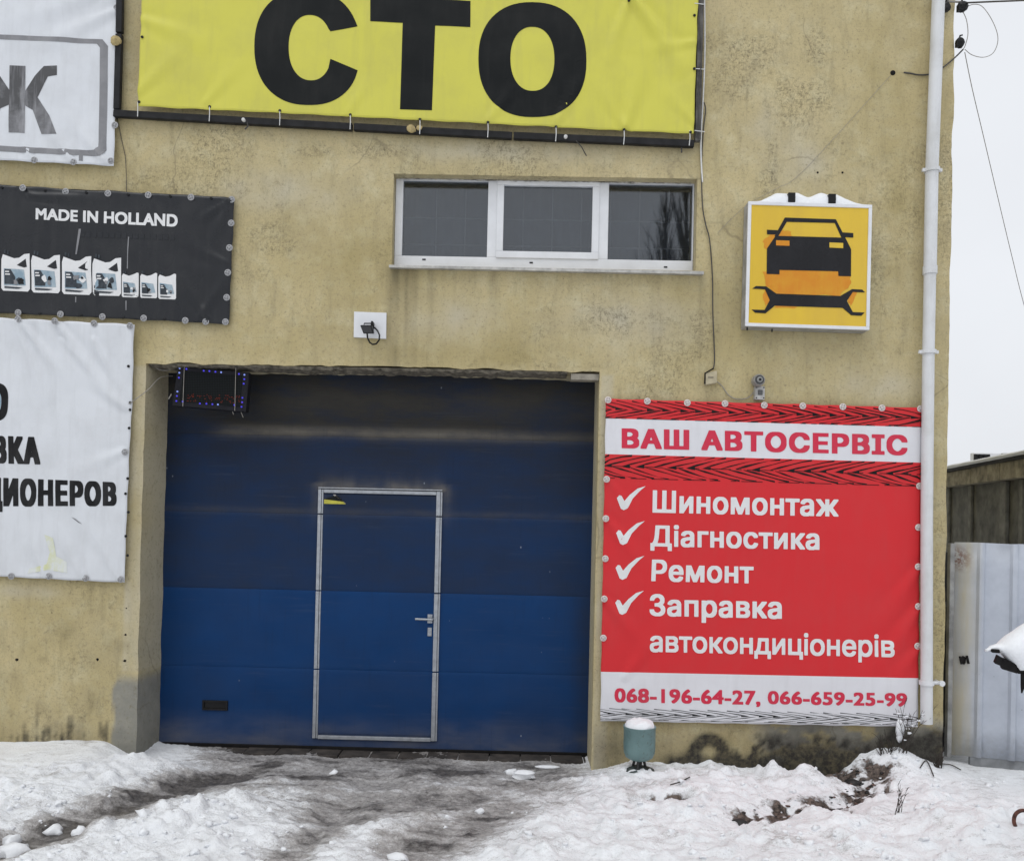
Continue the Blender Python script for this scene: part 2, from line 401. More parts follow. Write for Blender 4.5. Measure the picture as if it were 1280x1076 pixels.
# loose lumps of snow along the tracks and in the ploughed heap
mb = MB()
def lump(px, py, r, sq=(1, .9, .7)):
    p = G(px, py, .03); h = ground_at(p.x, p.y)[0]
    mb.rock((p.x, p.y, h + r*.15), r, 2, .9, sq)
for px, py, r in [(180,1013,.045),(70,1028,.05),(20,1055,.07),(98,1030,.04),(500,1064,.05),(15,1040,.05),(418,948,.03),(600,1000,.03),(640,948,.05),(662,952,.04)]: lump(px, py, r)
for i in range(420):
    k = random.random()
    if k < .45: px, py = random.uniform(-20, 330), random.uniform(985, 1085)
    elif k < .85: px, py = random.uniform(800, 1270), random.uniform(955, 1085)
    else: px, py = random.uniform(300, 800), random.uniform(1000, 1085)
    p = G(px, py); h, d, s = ground_at(p.x, p.y)
    if d > .45 or s > .3: continue
    lump(px, py, random.choice([.006, .008, .010, .013, .017, .024]))
tag(mb.build('snow_lumps', M['snow_cap'], None, smooth='all'), 'loose lumps of snow scattered over the trodden snow', 'snow', kind='stuff')

# ================================================================== BUILDING
bld = thing('garage_building', 'ochre plastered garage building with a blue sectional door and a ribbon window', 'building', (0, 0, 0))
DD = .42                                              # depth of the door recess
XR = (P(1194, 20).x + P(1178, 900).x) / 2             # right corner of the facade
DL, DR = (P(180, 460).x + P(173, 900).x)/2, (P(748, 480).x + P(741, 930).x)/2
DT = (P(215, 456).z + P(720, 466).z)/2
WL, WR = (P(492, 220).x + P(490, 325).x)/2, (P(872, 235).x + P(869, 335).x)/2
WB, WT = (P(490, 331).z + P(870, 339).z)/2, (P(495, 213).z + P(870, 228).z)/2
def axis_breaks(lo, hi, step, brk, flo, fhi):
    pts = set(round(b, 5) for b in brk) | {lo, hi}
    v = flo
    while v < fhi:
        if all(abs(v-b) > step*.35 for b in brk): pts.add(round(v, 5))
        v += step
    v = lo
    while v < flo: pts.add(round(v, 5)); v += .5
    v = fhi
    while v < hi: pts.add(round(v, 5)); v += .5
    return sorted(pts)
ZT = 7.4
xs = axis_breaks(-9.0, XR, .025, [DL, DR, WL, WR], -4.5, XR)
zs = axis_breaks(-.4, ZT, .025, [DT, WB, WT], -.4, 6.3)
def g2(x, z, c, sx, sz): return math.exp(-((x-c[0])/sx)**2 - ((z-c[1])/sz)**2)
def PX(px, py): p = P(px, py); return (p.x, p.z)
STREAK = [(PX(492, 335), .05, 1.0, .8), (PX(512, 336), .09, .8, .6), (PX(540, 338), .03, .5, .5), (PX(620, 340), .04, .4, .4), (PX(700, 342), .03, .35, .4), (PX(820, 343), .04, .4, .4), (PX(878, 342), .03, .5, .3), (PX(1080, 414), .10, .30, .28), (PX(960, 414), .10, .35, .2),
          (PX(575, 345), .2, .35, .2), (PX(760, 345), .25, .3, .22), (PX(165, 205), .06, .6, .2), (PX(1100, 520), .05, 1.2, .2)]
OCH = [(PX(470, 350), .45, .45), (PX(850, 370), .4, .35), (PX(340, 430), .5, .2), (PX(600, 440), .9, .12), (PX(1130, 300), .25, .9), (PX(1120, 60), .3, .5), (PX(910, 420), .25, .3), (PX(60, 780), .5, .35), (PX(170, 560), .1, .9), (PX(170, 420), .12, .2)]
SCUFF = [(PX(935, 70), .30, .22), (PX(1000, 130), .30, .25), (PX(960, 230), .10, .25), (PX(1090, 330), .15, .25), (PX(340, 290), .15, .12), (PX(470, 190), .3, .08), (PX(880, 420), .15, .25), (PX(930, 100), .16, .09), (PX(965, 190), .05, .16), (PX(1000, 110), .25, .05), (PX(400, 190), .25, .06), (PX(880, 60), .12, .12), (PX(1020, 60), .1, .2), (PX(760, 400), .35, .15), (PX(350, 310), .2, .1)]
RING = PX(886, 944)
sv, sc_, sc2, idx = [], [], [], {}
PALE = [(PX(1000, 195), .22, .22), (PX(960, 150), .1, .15), (PX(800, 400), .5, .2), (PX(560, 400), .3, .15), (PX(350, 240), .5, .15), (PX(1100, 480), .3, .12), (PX(620, 190), .7, .08), (PX(20, 740), .3, .05)]
for j, z in enumerate(zs):
    for i, x in enumerate(xs):
        vis = -4.6 < x and z < 6.4
        y = .004*fbm(x*1.5, z*1.5, 2, 3) + .002*noise.noise((x*9, z*9, 0)) if vis else 0
        zz, xx = z, x
        if abs(z-DT) < 1e-4 and DL-.01 <= x <= DR+.01:           # broken lintel edge
            zz += .016*fbm(x*5, 3, 1, 4) + .010 + .018*math.exp(-((x-P(480,460).x)/.7)**2)
        if x == xs[-1]: xx += .010*fbm(z*3, 8, 1, 4)
        if abs(x-DL) < 1e-4 and z < DT+.01: xx += .008*fbm(z*3, 4, 7, 3)
        dark = och = cem = pale = scuff = 0.
        if vis:
            for (cx, cz), w, L, a in STREAK:
                if z < cz+.02:
                    wob = .03*noise.noise((cx*5, z*4, 0))
                    dark += a*math.exp(-((x-cx+wob)/w)**2)*math.exp(-(cz-z)/L)*(.55+.7*noise.noise((x*30, z*1.5, 3)))
            for c, sx, sz in OCH: och += .9*g2(x, z, c, sx, sz)*(.6+.6*fbm(x*4, z*4, 5, 3))
            och += .35*sstep(-.1, .5, fbm(x*.8, z*.8, 11, 3))
            for c, sx, sz in SCUFF:
                k = g2(x, z, c, sx, sz)
                scuff = max(scuff, k)
            for c, sx, sz in PALE: pale = max(pale, .75*g2(x + .12*noise.noise((x*3, z*3, 0)), z, c, sx, sz)*(.7+.5*fbm(x*5, z*5, 1, 3)))
            if DL-.13 < x <= DL and .6 < z < DT: pale = max(pale, .55*(.8+.5*fbm(x*9, z*3, 1, 3)))
            if DR <= x < DR+.1 and z < DT: pale = max(pale, .5*(.8+.5*fbm(x*9, z*3, 1, 3)))
            # damp, mossy foot of the wall, and a black gap line along the ground
            if x > DR:
                foot = sstep(.40 + .12*fbm(x*3, z*3, 4, 3), .10, z)
                dark += foot*sstep(P(915, 930).x, P(985, 930).x, x)*.75 + .25*foot
                dark += sstep(.12 + .07*fbm(x*7, 0, 4, 3), .01, z)*.95*sstep(P(810, 930).x, P(850, 930).x, x)
                dark += .97*sstep(.36 + .12*fbm(x*6, z*4, 9, 3), .18, z)*sstep(P(1098, 930).x, P(1122, 930).x, x)
                cem += .9*sstep(-.05, .12, fbm(x*4.3, z*6.3, 31, 4) + .12)*sstep(P(925, 930).x, P(975, 930).x, x)*sstep(.46, .30, z)
                dark += .7*sstep(.05, .3, fbm(x*9, z*7, 60, 4))*sstep(.36, .1, z)*sstep(P(905, 930).x, P(930, 930).x, x)
                r = math.hypot((x-RING[0])/.15, (z-RING[1])/.16)
                if z > RING[1]-.03: dark += 1.7*math.exp(-((r-.78)/.27)**2)
                dark += .35*math.exp(-((x-P(765,920).x)/.12)**2)*sstep(.4, .1, z)
            if x < DL:
                e = .35 + .04*noise.noise((x*8, z*8, 1))
                k = sstep(DL-.20+.05*noise.noise((z*6, 1, 1)), DL-.17+.05*noise.noise((z*6, 1, 1)), x)*sstep(.62+.03*noise.noise((x*9,1,1)), .50, z)
                cem = max(cem, k*.95)
                st = sstep(.42+.15*noise.noise((x*9, 1, 3)), .12, z)*(1-k)
                dark += .62*st*sstep(.05, .45, noise.noise((x*34, z*3.5, 8)) + .5*noise.noise((x*11, z*9, 2)) + .25*noise.noise((x*60, z*20, 2)))
                dark += .25*sstep(.25, -.02, z)
                dark += .16*sstep(.0, .5, fbm(x*2.4, z*2.4, 77, 4))*sstep(1.5, .8, z)
                for px in (55, 92): dark += .55*g2(x, z, PX(px, 824), .022, .016)*(.7+.3*noise.noise((x*40, z*40, 2)))
        sv.append((xx, y, zz)); sc_.append((max(0, min(1, dark)), max(0, min(1, och)), max(0, min(1, cem)), 1-max(0, min(1, pale)))); sc2.append(min(1, scuff)); idx[i, j] = len(sv)-1
def inside(x, z): return (DL < x < DR and z < DT) or (WL < x < WR and WB < z < WT)
fs = []
for j in range(len(zs)-1):
    for i in range(len(xs)-1):
        if not inside((xs[i]+xs[i+1])/2, (zs[j]+zs[j+1])/2): fs.append((idx[i,j], idx[i+1,j], idx[i+1,j+1], idx[i,j+1]))
nfront = len(fs)
base_n = len(sv)
def strip(keys, dy):                                   # turn an edge of the facade into the wall's thickness
    prev = None
    for k in keys:
        x, y, z = sv[idx[k]]
        a = idx[k]; sv.append((x, dy, z)); sc_.append(sc_[a] if dy > 1 else (min(1, sc_[a][0]*.6), sc_[a][1]*.3, max(sc_[a][2], .10), .12 if sc_[a][2] < .3 else 1)); sc2.append(0); b = len(sv)-1
        if prev: fs.append((prev[0], a, b, prev[1]))
        prev = (a, b)
ix = lambda v: min(range(len(xs)), key=lambda i: abs(xs[i]-v)); iz = lambda v: min(range(len(zs)), key=lambda i: abs(zs[i]-v))
iDL, iDR, jDT, iWL, iWR, jWB, jWT = ix(DL), ix(DR), iz(DT), ix(WL), ix(WR), iz(WB), iz(WT)
strip([(iDL, j) for j in range(0, jDT+1)], DD+.14); strip([(i, jDT) for i in range(iDL, iDR+1)], DD+.14); strip([(iDR, j) for j in range(jDT, -1, -1)], DD+.14)
for ks in ([(iWL, j) for j in range(jWB, jWT+1)], [(i, jWT) for i in range(iWL, iWR+1)], [(iWR, j) for j in range(jWT, jWB-1, -1)], [(i, jWB) for i in range(iWR, iWL-1, -1)]): strip(ks, .22)
strip([(len(xs)-1, j) for j in range(len(zs))], 9.0); strip([(i, len(zs)-1) for i in range(len(xs))], 9.0)
strip([(0, j) for j in range(len(zs)-1, -1, -1)], 9.0)
me = bpy.data.meshes.new('wall'); me.from_pydata(sv, [], fs); me.update(); add_mat_attr(me, 'stain', sc_)
me.attributes.new('scuff', 'FLOAT', 'POINT').data.foreach_set('value', sc2)
me.materials.append(M['wall'])
bm = bmesh.new(); bm.from_mesh(me); bmesh.ops.recalc_face_normals(bm, faces=bm.faces); bm.to_mesh(me); bm.free()
me.polygons.foreach_set('use_smooth', [True]*len(me.polygons)); me.set_sharp_from_angle(angle=R(40))
wall = bpy.data.objects.new('wall', me); COL.objects.link(wall); wall.parent = bld; ORG[bld] = V(0,0,0)
# crumbling mortar hanging along the lintel
mb = MB(); nl = 150
for i in range(nl+1):
    x = lerp(DL+.01, DR-.25, i/nl); k = abs(fbm(x*6, 2, 9, 4)); z0 = DT + .012
    for y, dz in ((.015, 0), (.03, -.012-.03*k), (.09, -.016-.04*abs(fbm(x*9, 5, 9, 3))), (.2, -.02-.03*k), (.24, .0)): mb.v.append(V(x, y, z0+dz))
for i in range(nl):
    for j in range(4): k = i*5+j; mb.f.append([k, k+1, k+6, k+5]); mb.m.append(0)
mb.build('lintel_edge', simple('crumbled_mortar', (.17, .15, .115, 1), .9, 0, .5, 22, .5), bld)
mb = MB()
mb.box((P(714,470).x, .015, P(714,474).z), (DR-.004, .12, DT-.004))
mb.build('lintel_bead', simple('pale_bead', (.34, .31, .25, 1), .8, 0, .3, 20), bld)
# brick threshold under the door
mb = MB(); x = DL+.01
zth = P(450, 944, .25).z
while x < DR-.02:
    w = min(random.uniform(.22, .27), DR-.01-x); mb.box((x, .24+random.uniform(-.012,.012), zth-.3), (x+w-.01, DD+.1, zth+random.uniform(-.006,.004))); x += w
mb.build('threshold', simple('old_brick', (.055, .046, .040, 1), .85, 0, .5, 8, .4), bld, bevel=.004)

# ---- window
def pq(x0, y0, x1, y1, x2, y2, x3, y3, d=0.): return [P(x0,y0,d), P(x1,y1,d), P(x2,y2,d), P(x3,y3,d)]
mb = MB(); yf = .10
def wbar(a, b, c, d, y=yf, th=.06): mb.hexa([(a,y,c),(b,y,c),(b,y,d),(a,y,d)], [(a,y+th,c),(b,y+th,c),(b,y+th,d),(a,y+th,d)])
def wx(px): return P(px, 275, yf).x
fl, fr = WL+.002, WR-.002; fb, ft = WB+.002, WT-.002
lx = [fl, wx(503), wx(609.5), wx(622), wx(747.5), wx(760.5), wx(866), fr]
zb = (P(550, 319, yf).z + P(810, 326.5, yf).z)/2; zt = (P(550, 220, yf).z + P(810, 230, yf).z)/2
wbar(fl, fr, fb, zb); wbar(fl, fr, zt, ft); wbar(lx[0], lx[1], zb, zt); wbar(lx[2], lx[3], zb, zt); wbar(lx[4], lx[5], zb, zt); wbar(lx[6], lx[7], zb, zt)
win = mb.build('window', M['white_pvc'], bld, bevel=.004)
mb = MB(); sw = .055; ys = .088
a, b, c, d = lx[3]-.008, lx[4]+.008, zb-.006, zt+.006
wbar(a, b, c, c+sw, ys, .05); wbar(a, b, d-sw, d, ys, .05); wbar(a, a+sw, c+sw, d-sw, ys, .05); wbar(b-sw, b, c+sw, d-sw, ys, .05)
mb.build('sash', M['white_pvc'], win, bevel=.004)
for u, v in ((lx[1], lx[2]), (lx[5], lx[6])):
    MB().box((u-.005, .135, zb-.005), (v+.005, .145, zt+.005)).build('pane', M['glass'], win)
MB().box((a+sw-.005, .118, c+sw-.005), (b-sw+.005, .126, d-sw+.005)).build('pane', M['glass'], win)
mb = MB(); cw = 90                                       # a dull curtain and a thin grille behind the glass
for i in range(cw+1):
    x = lerp(fl-.1, fr+.1, i/cw); yy = .42 + .018*math.sin(i*1.1) + .012*math.sin(i*.47+1)
    mb.v += [V(x, yy, zb-.25), V(x, yy + .01, zt+.25)]
for i in range(cw): mb.f.append([2*i, 2*i+2, 2*i+3, 2*i+1]); mb.m.append(0)
mb.build('curtain', simple('dull_curtain', (.20, .215, .235, 1), .9, 0, .2, 1.6), win, smooth='all')
gm_ = simple('grey_grille', (.30, .31, .32, 1), .5)
for i in range(1, 10): x = lerp(fl, fr, i/10+.03); MB().tube([V(x, .30, zb-.15), V(x, .30, zt+.15)], .005, 6).build('grille_bar', gm_, win)
for k in (.25, .6): z = lerp(zb, zt, k); MB().tube([V(fl-.05, .30, z), V(fr+.05, .30, z)], .005, 6).build('grille_bar', gm_, win)
mb = MB()
for px, py in ((530, 324.5), (664, 328.5), (832, 334)):
    p = P(px, py, yf); mb.box((p.x-.014, yf-.004, p.z-.006), (p.x+.014, yf+.01, p.z+.006))
mb.build_each('drain_slot', M['black'], win, bevel=.002)
sl = [P(486, 331, -.07), P(880, 339, -.07), P(880, 343, -.07), P(486, 334.5, -.07)]
sb = [V(p.x, .09, p.z + .02) for p in sl]
MB().hexa(sl, sb).build('sill', simple('weathered_zinc', (.50, .49, .46, 1), .5, .2, .3, 14, .2), win, bevel=.002)
mb = MB(); nl = 120
mb.tube([V(lerp(fl+.03, fr-.03, i/nl), .085, WT-.004+.004*noise.noise((i*.7, 0, 0))) for i in range(nl+1)], [.004+.010*max(0, fbm(i*.11, 3, 1, 3)) for i in range(nl+1)], 6)
mb.build('foam_seal', simple('crumbly_foam', (.42, .40, .36, 1), .9, 0, .5, 20, .4), win, smooth=True)

# ---- sectional door
def door_mat():
    t = NT('blue_door_paint')
    at = t.attr('grime_shade'); sep = t.n('SeparateColor'); t.put(sep.inputs[0], at.outputs['Color'])
    n = t.noise(4, 6, .65, t.map((.6, 1, 1.6))); nf = t.noise(120, 4, .7); n2 = t.noise(2.2, 5, .6)
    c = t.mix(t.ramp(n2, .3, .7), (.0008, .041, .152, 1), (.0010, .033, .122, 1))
    soot_shade = t.math('MULTIPLY', sep.outputs[0], t.ramp(n, .25, .7, .75, 1.1))
    c = t.mix(soot_shade, c, (.014, .0145, .0145, 1))
    dust = t.math('MULTIPLY', sep.outputs[1], t.ramp(n, .3, .65, .35, 1.1))
    c = t.mix(dust, c, (.22, .20, .17, 1))
    sp = t.math('MULTIPLY', t.ramp(t.vor(9, t.map((1, 1, .6))), .060, .025), t.ramp(t.noise(3.1, 2, .5, t.map(loc=(5, 0, 1))), .55, .60))
    c = t.mix(t.math('MULTIPLY', sp, .55), c, (.42, .46, .52, 1))
    hs = t.noise(8, 5, .7, t.map((.25, 1, 5)))            # wiped, salty streaks
    c = t.mix(t.math('MULTIPLY', t.ramp(hs, .56, .72), t.ramp(n2, .42, .6, 0, .08)), c, (.18, .20, .24, 1))
    vs_ = t.noise(10, 5, .7, t.map((4, 1, .22)))
    c = t.mix(t.ramp(vs_, .56, .74, 0, .22), c, (.010, .012, .016, 1))
    return t.set(c, t.ramp(n, .3, .7, .42, .6), 0, t.bump(nf, .08, .002), .12)
M['door'] = door_mat()
SEAM = [((205, 452), (745, 462)), ((205, 537), (740, 556)), ((205, 636.5), (735, 651.5)), ((205, 733.5), (735, 745.5)), ((205, 832), (730, 843)), ((205, 931), (735, 940))]
def seam_z(k, y=DD): (a, b), (c, d) = SEAM[k]; return (P(a, b, y).z + P(c, d, y).z)/2
SZ = [seam_z(k) for k in range(6)]; SZ[0] = DT+.06
SOOT_SHADE = [(1.05, .95), (.74, .66), (.54, .52), (.06, .08), (.10, .22)]  # upper soot, plus shading of differently tilted panels painted into the colour
def dust_at(x, z):
    k = .03
    k += .50*math.exp(-((z-SZ[1]-.03)/.045)**2)*sstep(DL+.25, DL+.6, x)*(1 - .5*sstep(DR-.9, DR, x)) + .12*math.exp(-((z-SZ[2]-.02)/.03)**2)
    k += .12*math.exp(-((z-SZ[1]-.3)/.2)**2)
    k += .36*sstep(SZ[5]+.34, SZ[5]+.02, z)*(.7+.5*fbm(x*3, z*5, 6, 3))
    zt_, xl, xr = P(470, 611, DD).z, P(397, 640, DD).x, P(556, 640, DD).x
    if z > zt_-.01 and xl < x < xr: k += .75*math.exp(-(z-zt_)/.05)*(.4 + 1.2*abs(noise.noise((x*13, z*4, 0))))
    k += .3*math.exp(-((x-xr)/.05)**2)*sstep(zt_-.4, zt_, z)*(z < zt_+.05) + .3*math.exp(-((x-xl)/.05)**2)*sstep(zt_-.4, zt_, z)*(z < zt_+.05)
    return k
def panel_face(mbv, cols, x0, x1, z0, z1, y, th, sk):
    nxp = max(4, int((x1-x0)/.05)); nzp = max(4, int((z1-z0)/.03))
    b = len(mbv.v); e = .006
    us = [0, e/(x1-x0)] + [i/nxp for i in range(1, nxp)] + [1-e/(x1-x0), 1]
    vs = [0, e/(z1-z0)] + [i/nzp for i in range(1, nzp)] + [1-e/(z1-z0), 1]
    for v in vs:
        for u in us:
            x, z = lerp(x0, x1, u), lerp(z0, z1, v)
            edge = u in (0, 1) or v in (0, 1)
            yy = y + (.0016 if edge else 0) + .0015*noise.noise((x*2, z*3, 0)) - .0015*math.sin(math.pi*v)
            mbv.v.append(V(x, yy, z))
            so = lerp(SOOT_SHADE[sk][1], SOOT_SHADE[sk][0], v) + .10*fbm(x*1.2, z*2, 3, 3)
            so = max(so, .9*sstep(DL+.45, DL+.05, x)*sstep(1.2, 2.6, z), .55*sstep(DR-.25, DR, x))  # darker at the upper left and along the right edge
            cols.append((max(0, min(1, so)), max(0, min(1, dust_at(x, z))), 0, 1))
    w = len(us)
    for j in range(len(vs)-1):
        for i in range(w-1):
            mbv.f.append([b+j*w+i, b+j*w+i+1, b+(j+1)*w+i+1, b+(j+1)*w+i]); mbv.m.append(0)
mbv, cols = MB(), []
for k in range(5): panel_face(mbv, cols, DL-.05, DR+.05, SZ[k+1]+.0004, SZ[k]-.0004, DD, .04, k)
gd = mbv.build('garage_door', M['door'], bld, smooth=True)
add_mat_attr(gd.data, 'grime_shade', cols)
MB().box((DL-.05, DD+.012, SZ[5]-.06), (DR+.05, DD+.05, SZ[0])).build('door_core', M['rubber'], gd)
MB().box((DL-.03, DD-.012, zth-.01), (DR+.03, DD+.03, SZ[5]+.012)).build('rubber_seal', M['rubber'], gd, bevel=.006)
# wicket
FO = dict(tl=P(399, 610, DD), tr=P(554, 614.5, DD), br=P(545.5, 927, DD), bl=P(390.5, 921.5, DD))
wl, wr = (FO['tl'].x+FO['bl'].x)/2, (FO['tr'].x+FO['br'].x)/2; wtp, wbt = (FO['tl'].z+FO['tr'].z)/2, (FO['bl'].z+FO['br'].z)/2
mbv, cols = MB(), []; bz = [wtp-.045, SZ[2]+.0, SZ[3], SZ[4], wbt+.045]
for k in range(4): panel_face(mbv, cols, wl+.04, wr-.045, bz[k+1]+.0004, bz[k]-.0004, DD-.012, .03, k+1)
wk = mbv.build('wicket_door', M['door'], gd, smooth=True); add_mat_attr(wk.data, 'grime_shade', cols)
mb = MB(); fw = .043
for a, b in ((wl, wl+fw), (wr-fw-.006, wr)):
    zz = [wbt, SZ[4], SZ[3], SZ[2], wtp]
    for z0, z1 in zip(zz[:-1], zz[1:]):
        mb.box((a, DD-.022, z0+.005), (b-.016, DD+.01, z1-.005)); mb.box((b-.014, DD-.017, z0+.005), (b, DD+.01, z1-.005))
mb.box((wl+fw+.002, DD-.020, wbt), (wr-fw-.008, DD+.01, wbt+.03))
mb.box((wl+.0, DD-.024, wtp+.002), (wr, DD+.01, wtp+.012)); mb.box((wl+fw+.002, DD-.018, wtp-.034), (wr-fw-.008, DD+.01, wtp-.006))
mb.build('wicket_frame', M['alu'], gd, bevel=.003)
h0, h1 = P(519, 773.5, DD-.07), P(540, 774.5, DD-.07)
mb = MB(); mb.tube([h0, lerp(h0, h1, .5), h1, h1+V(.004, .055, 0)], .010, 10)
p = P(537.5, 773, DD-.02); mb.box((p.x-.020, DD-.026, p.z-.036), (p.x+.020, DD-.010, p.z+.036))
mb.build('handle', M['alu'], gd, smooth=True)
p = P(537, 789.5, DD-.02); mb = MB(); mb.box((p.x-.017, DD-.024, p.z-.036), (p.x+.017, DD-.010, p.z+.036)); mb.lathe([(.009, 0), (.009, .006)], 12, (p.x, DD-.024, p.z), 'Y')
mb.build('lock', M['alu'], gd, bevel=.003)
a, b = P(253.5, 874.5, DD), P(285, 887.5, DD)
mb = MB(); t_ = .016
mb.box((a.x, DD-.014, b.z), (b.x, DD+.01, b.z+t_)); mb.box((a.x, DD-.014, a.z-t_), (b.x, DD+.01, a.z)); mb.box((a.x, DD-.014, b.z+t_), (a.x+t_, DD+.01, a.z-t_)); mb.box((b.x-t_, DD-.014, b.z+t_), (b.x, DD+.01, a.z-t_))
mb.box((a.x+t_, DD-.005, b.z+t_), (b.x-t_, DD+.01, a.z-t_))
mb.build('grip_recess', M['black'], gd, bevel=.002)
mb = MB(); yk = DD-.016
mb.slab([P(405,629.5,yk), P(432,630,yk), P(430,627,yk), P(405,624,yk)][::-1], .003, 0)
mb.slab([P(405,624,yk), P(430,627,yk), P(421,619,yk), P(410,622,yk)][::-1], .003, 1)
mb.slab([P(416,618,yk), P(419,618,yk), P(432,629,yk), P(428,628,yk)][::-1], .005, 2)
mb.build('torn_sticker', [simple('yellow_sticker', (.50, .46, .05, 1), .4), M['ink_black'], simple('silver_sticker', (.40, .38, .36, 1), .4)], gd)

# ================================================================== BANNERS
class Banner:
    def __init__(s, name, label, quad, y, mats, vb, creases=(), amp=.004, bands=None, cat='banner', edge=.004, th=.002, seed=0):
        s.y = y; s.cre = [(PX(*a), PX(*b), w/160., am) for a, b, w, am in creases]; s.amp = amp; s.seed = seed
        q = [P(*p, y) for p in quad]; s.q = q
        s.root = thing(name, label, cat, (sum((p.x for p in q))/4, 0, min(q[2].z, q[3].z)))
        W_, H_ = (q[1]-q[0]).length, (q[3]-q[0]).length
        nu = max(8, int(W_/.022)); vs = [0.]
        for a, b in zip(vb[:-1], vb[1:]):
            n = max(1, int((b-a)*H_/.022)); vs += [a + (b-a)*(i+1)/n for i in range(n)]
        mb = MB(); nv = len(vs)
        for v in vs:
            for i in range(nu+1):
                u = i/nu; p = lerp(lerp(q[0], q[1], u), lerp(q[3], q[2], u), v)
                eu = math.sin(u*W_/.30*math.pi)**2; ev = math.sin(v*H_/.30*math.pi)**2
                if i in (0, nu): p.x += (edge if i == 0 else -edge)*ev + .003*noise.noise((v*9, seed, 0))
                if v in (0., 1.): p.z += (-edge if v == 0 else edge)*eu + .003*noise.noise((u*14, seed, v))
                mb.v.append(s.at(p))
        for j in range(nv-1):
            vm = (vs[j]+vs[j+1])/2; m = 0
            if bands: m = bands[sum(1 for b in vb[1:-1] if vm > b)]
            for i in range(nu):
                k = j*(nu+1)+i; mb.f.append([k, k+1, k+nu+2, k+nu+1]); mb.m.append(m)
        s.sheet = mb.build('sheet', mats, s.root, smooth='all')
        so = s.sheet.modifiers.new('thick', 'SOLIDIFY'); so.thickness = th; so.offset = -1
    def disp(s, x, z):
        d = s.amp*fbm(x*1.6+s.seed, z*1.6, s.seed, 3)*1.2 + s.amp*.35*noise.noise((x*6, z*6, s.seed))
        for (ax, az), (bx, bz), w, am in s.cre:
            dx, dz = bx-ax, bz-az; L2 = dx*dx+dz*dz; t = ((x-ax)*dx + (z-az)*dz)/L2
            if -.15 < t < 1.15:
                am = am*1.5; tt = max(0, min(1, t)); dd = math.hypot(x-ax-dx*tt, z-az-dz*tt)
                w2 = w*(.45+.8*tt)
                d += am*math.exp(-(dd/w2)**2)*(1-.75*tt) - .5*am*math.exp(-((dd-w2*1.6)/w2)**2)*(1-.75*tt)
        return d
    def at(s, p, up=0.): return V(p.x, s.y - s.disp(p.x, p.z) - up, p.z)
    def print(s, name, polys, mat, up=.002, label=None, par=None):   # flat shapes printed on the sheet
        lay = 0
        def split(ps, ax, st=.04):                       # cut polygons along a grid so that they can follow the sheet
            out = []
            for p in ps:
                lo, hi = min(q[ax] for q in p), max(q[ax] for q in p)
                cuts = [st*k for k in range(math.floor(lo/st)+1, math.ceil(hi/st))]
                for c in cuts:
                    A, B_ = [], []
                    for q, r in zip(p, p[1:]+p[:1]):
                        (A if q[ax] <= c else B_).append(q)
                        if (q[ax] <= c) != (r[ax] <= c):
                            a_, b_ = (q, r) if q < r else (r, q); t = (c-a_[ax])/(b_[ax]-a_[ax])
                            m_ = (c, a_[1]+(b_[1]-a_[1])*t) if ax == 0 else (a_[0]+(b_[0]-a_[0])*t, c)
                            A.append(m_); B_.append(m_)
                    if len(A) > 2: out.append(A)
                    p = B_
                    if len(p) < 3: break
                if len(p) > 2: out.append(p)
            return out
        mb = MB()
        for vs, fs_ in [p[1:] for p in polys if p[0] == 'raw']: mb.add([s.at(v, up) for v in vs], fs_)
        for k, (vs, fs_) in enumerate([p for p in polys if p[0] != 'raw']):
            bm = bmesh.new(); bv = [bm.verts.new((v.x, 0, v.z)) for v in vs]
            for f in fs_:
                try: bm.faces.new([bv[i] for i in f])
                except ValueError: pass
            bm.normal_update(); bmesh.ops.triangulate(bm, faces=bm.faces)
            tri = [[(v.co.x, v.co.z) for v in f.verts] for f in bm.faces]; bm.free()
            seen = {}
            for p in split(split(tri, 0), 1):
                ids = []
                for q in p:
                    key = (round(q[0], 5), round(q[1], 5))
                    if key not in seen: seen[key] = len(mb.v); mb.v.append(s.at(V(q[0], 0, q[1]), up + k*lay))
                    if seen[key] not in ids: ids.append(seen[key])
                if len(ids) > 2: mb.f.append(ids); mb.m.append(0)
        if name in ('printed_label', 'scuff'): return mb.build_each(name, mat, par or s.root)
        o = mb.build(name, mat, par or s.root)
        if label: o['label'] = label
        return o
    def pins(s, name, pts, mesh_obj, up=.004):
        for i, (px, py) in enumerate(pts):
            p = s.at(P(px, py, s.y), up); o = mesh_obj.copy(); COL.objects.link(o); o.name = name
            o.parent = s.root; o.location = p - ORG[s.root]; o.rotation_euler = (0, random.uniform(0, 1.5), 0)
def poly(pts, y): return ([P(*p, y) for p in pts], [tuple(range(len(pts)))])
def bil(q, u, v): return lerp(lerp(q[0], q[1], u), lerp(q[3], q[2], u), v)
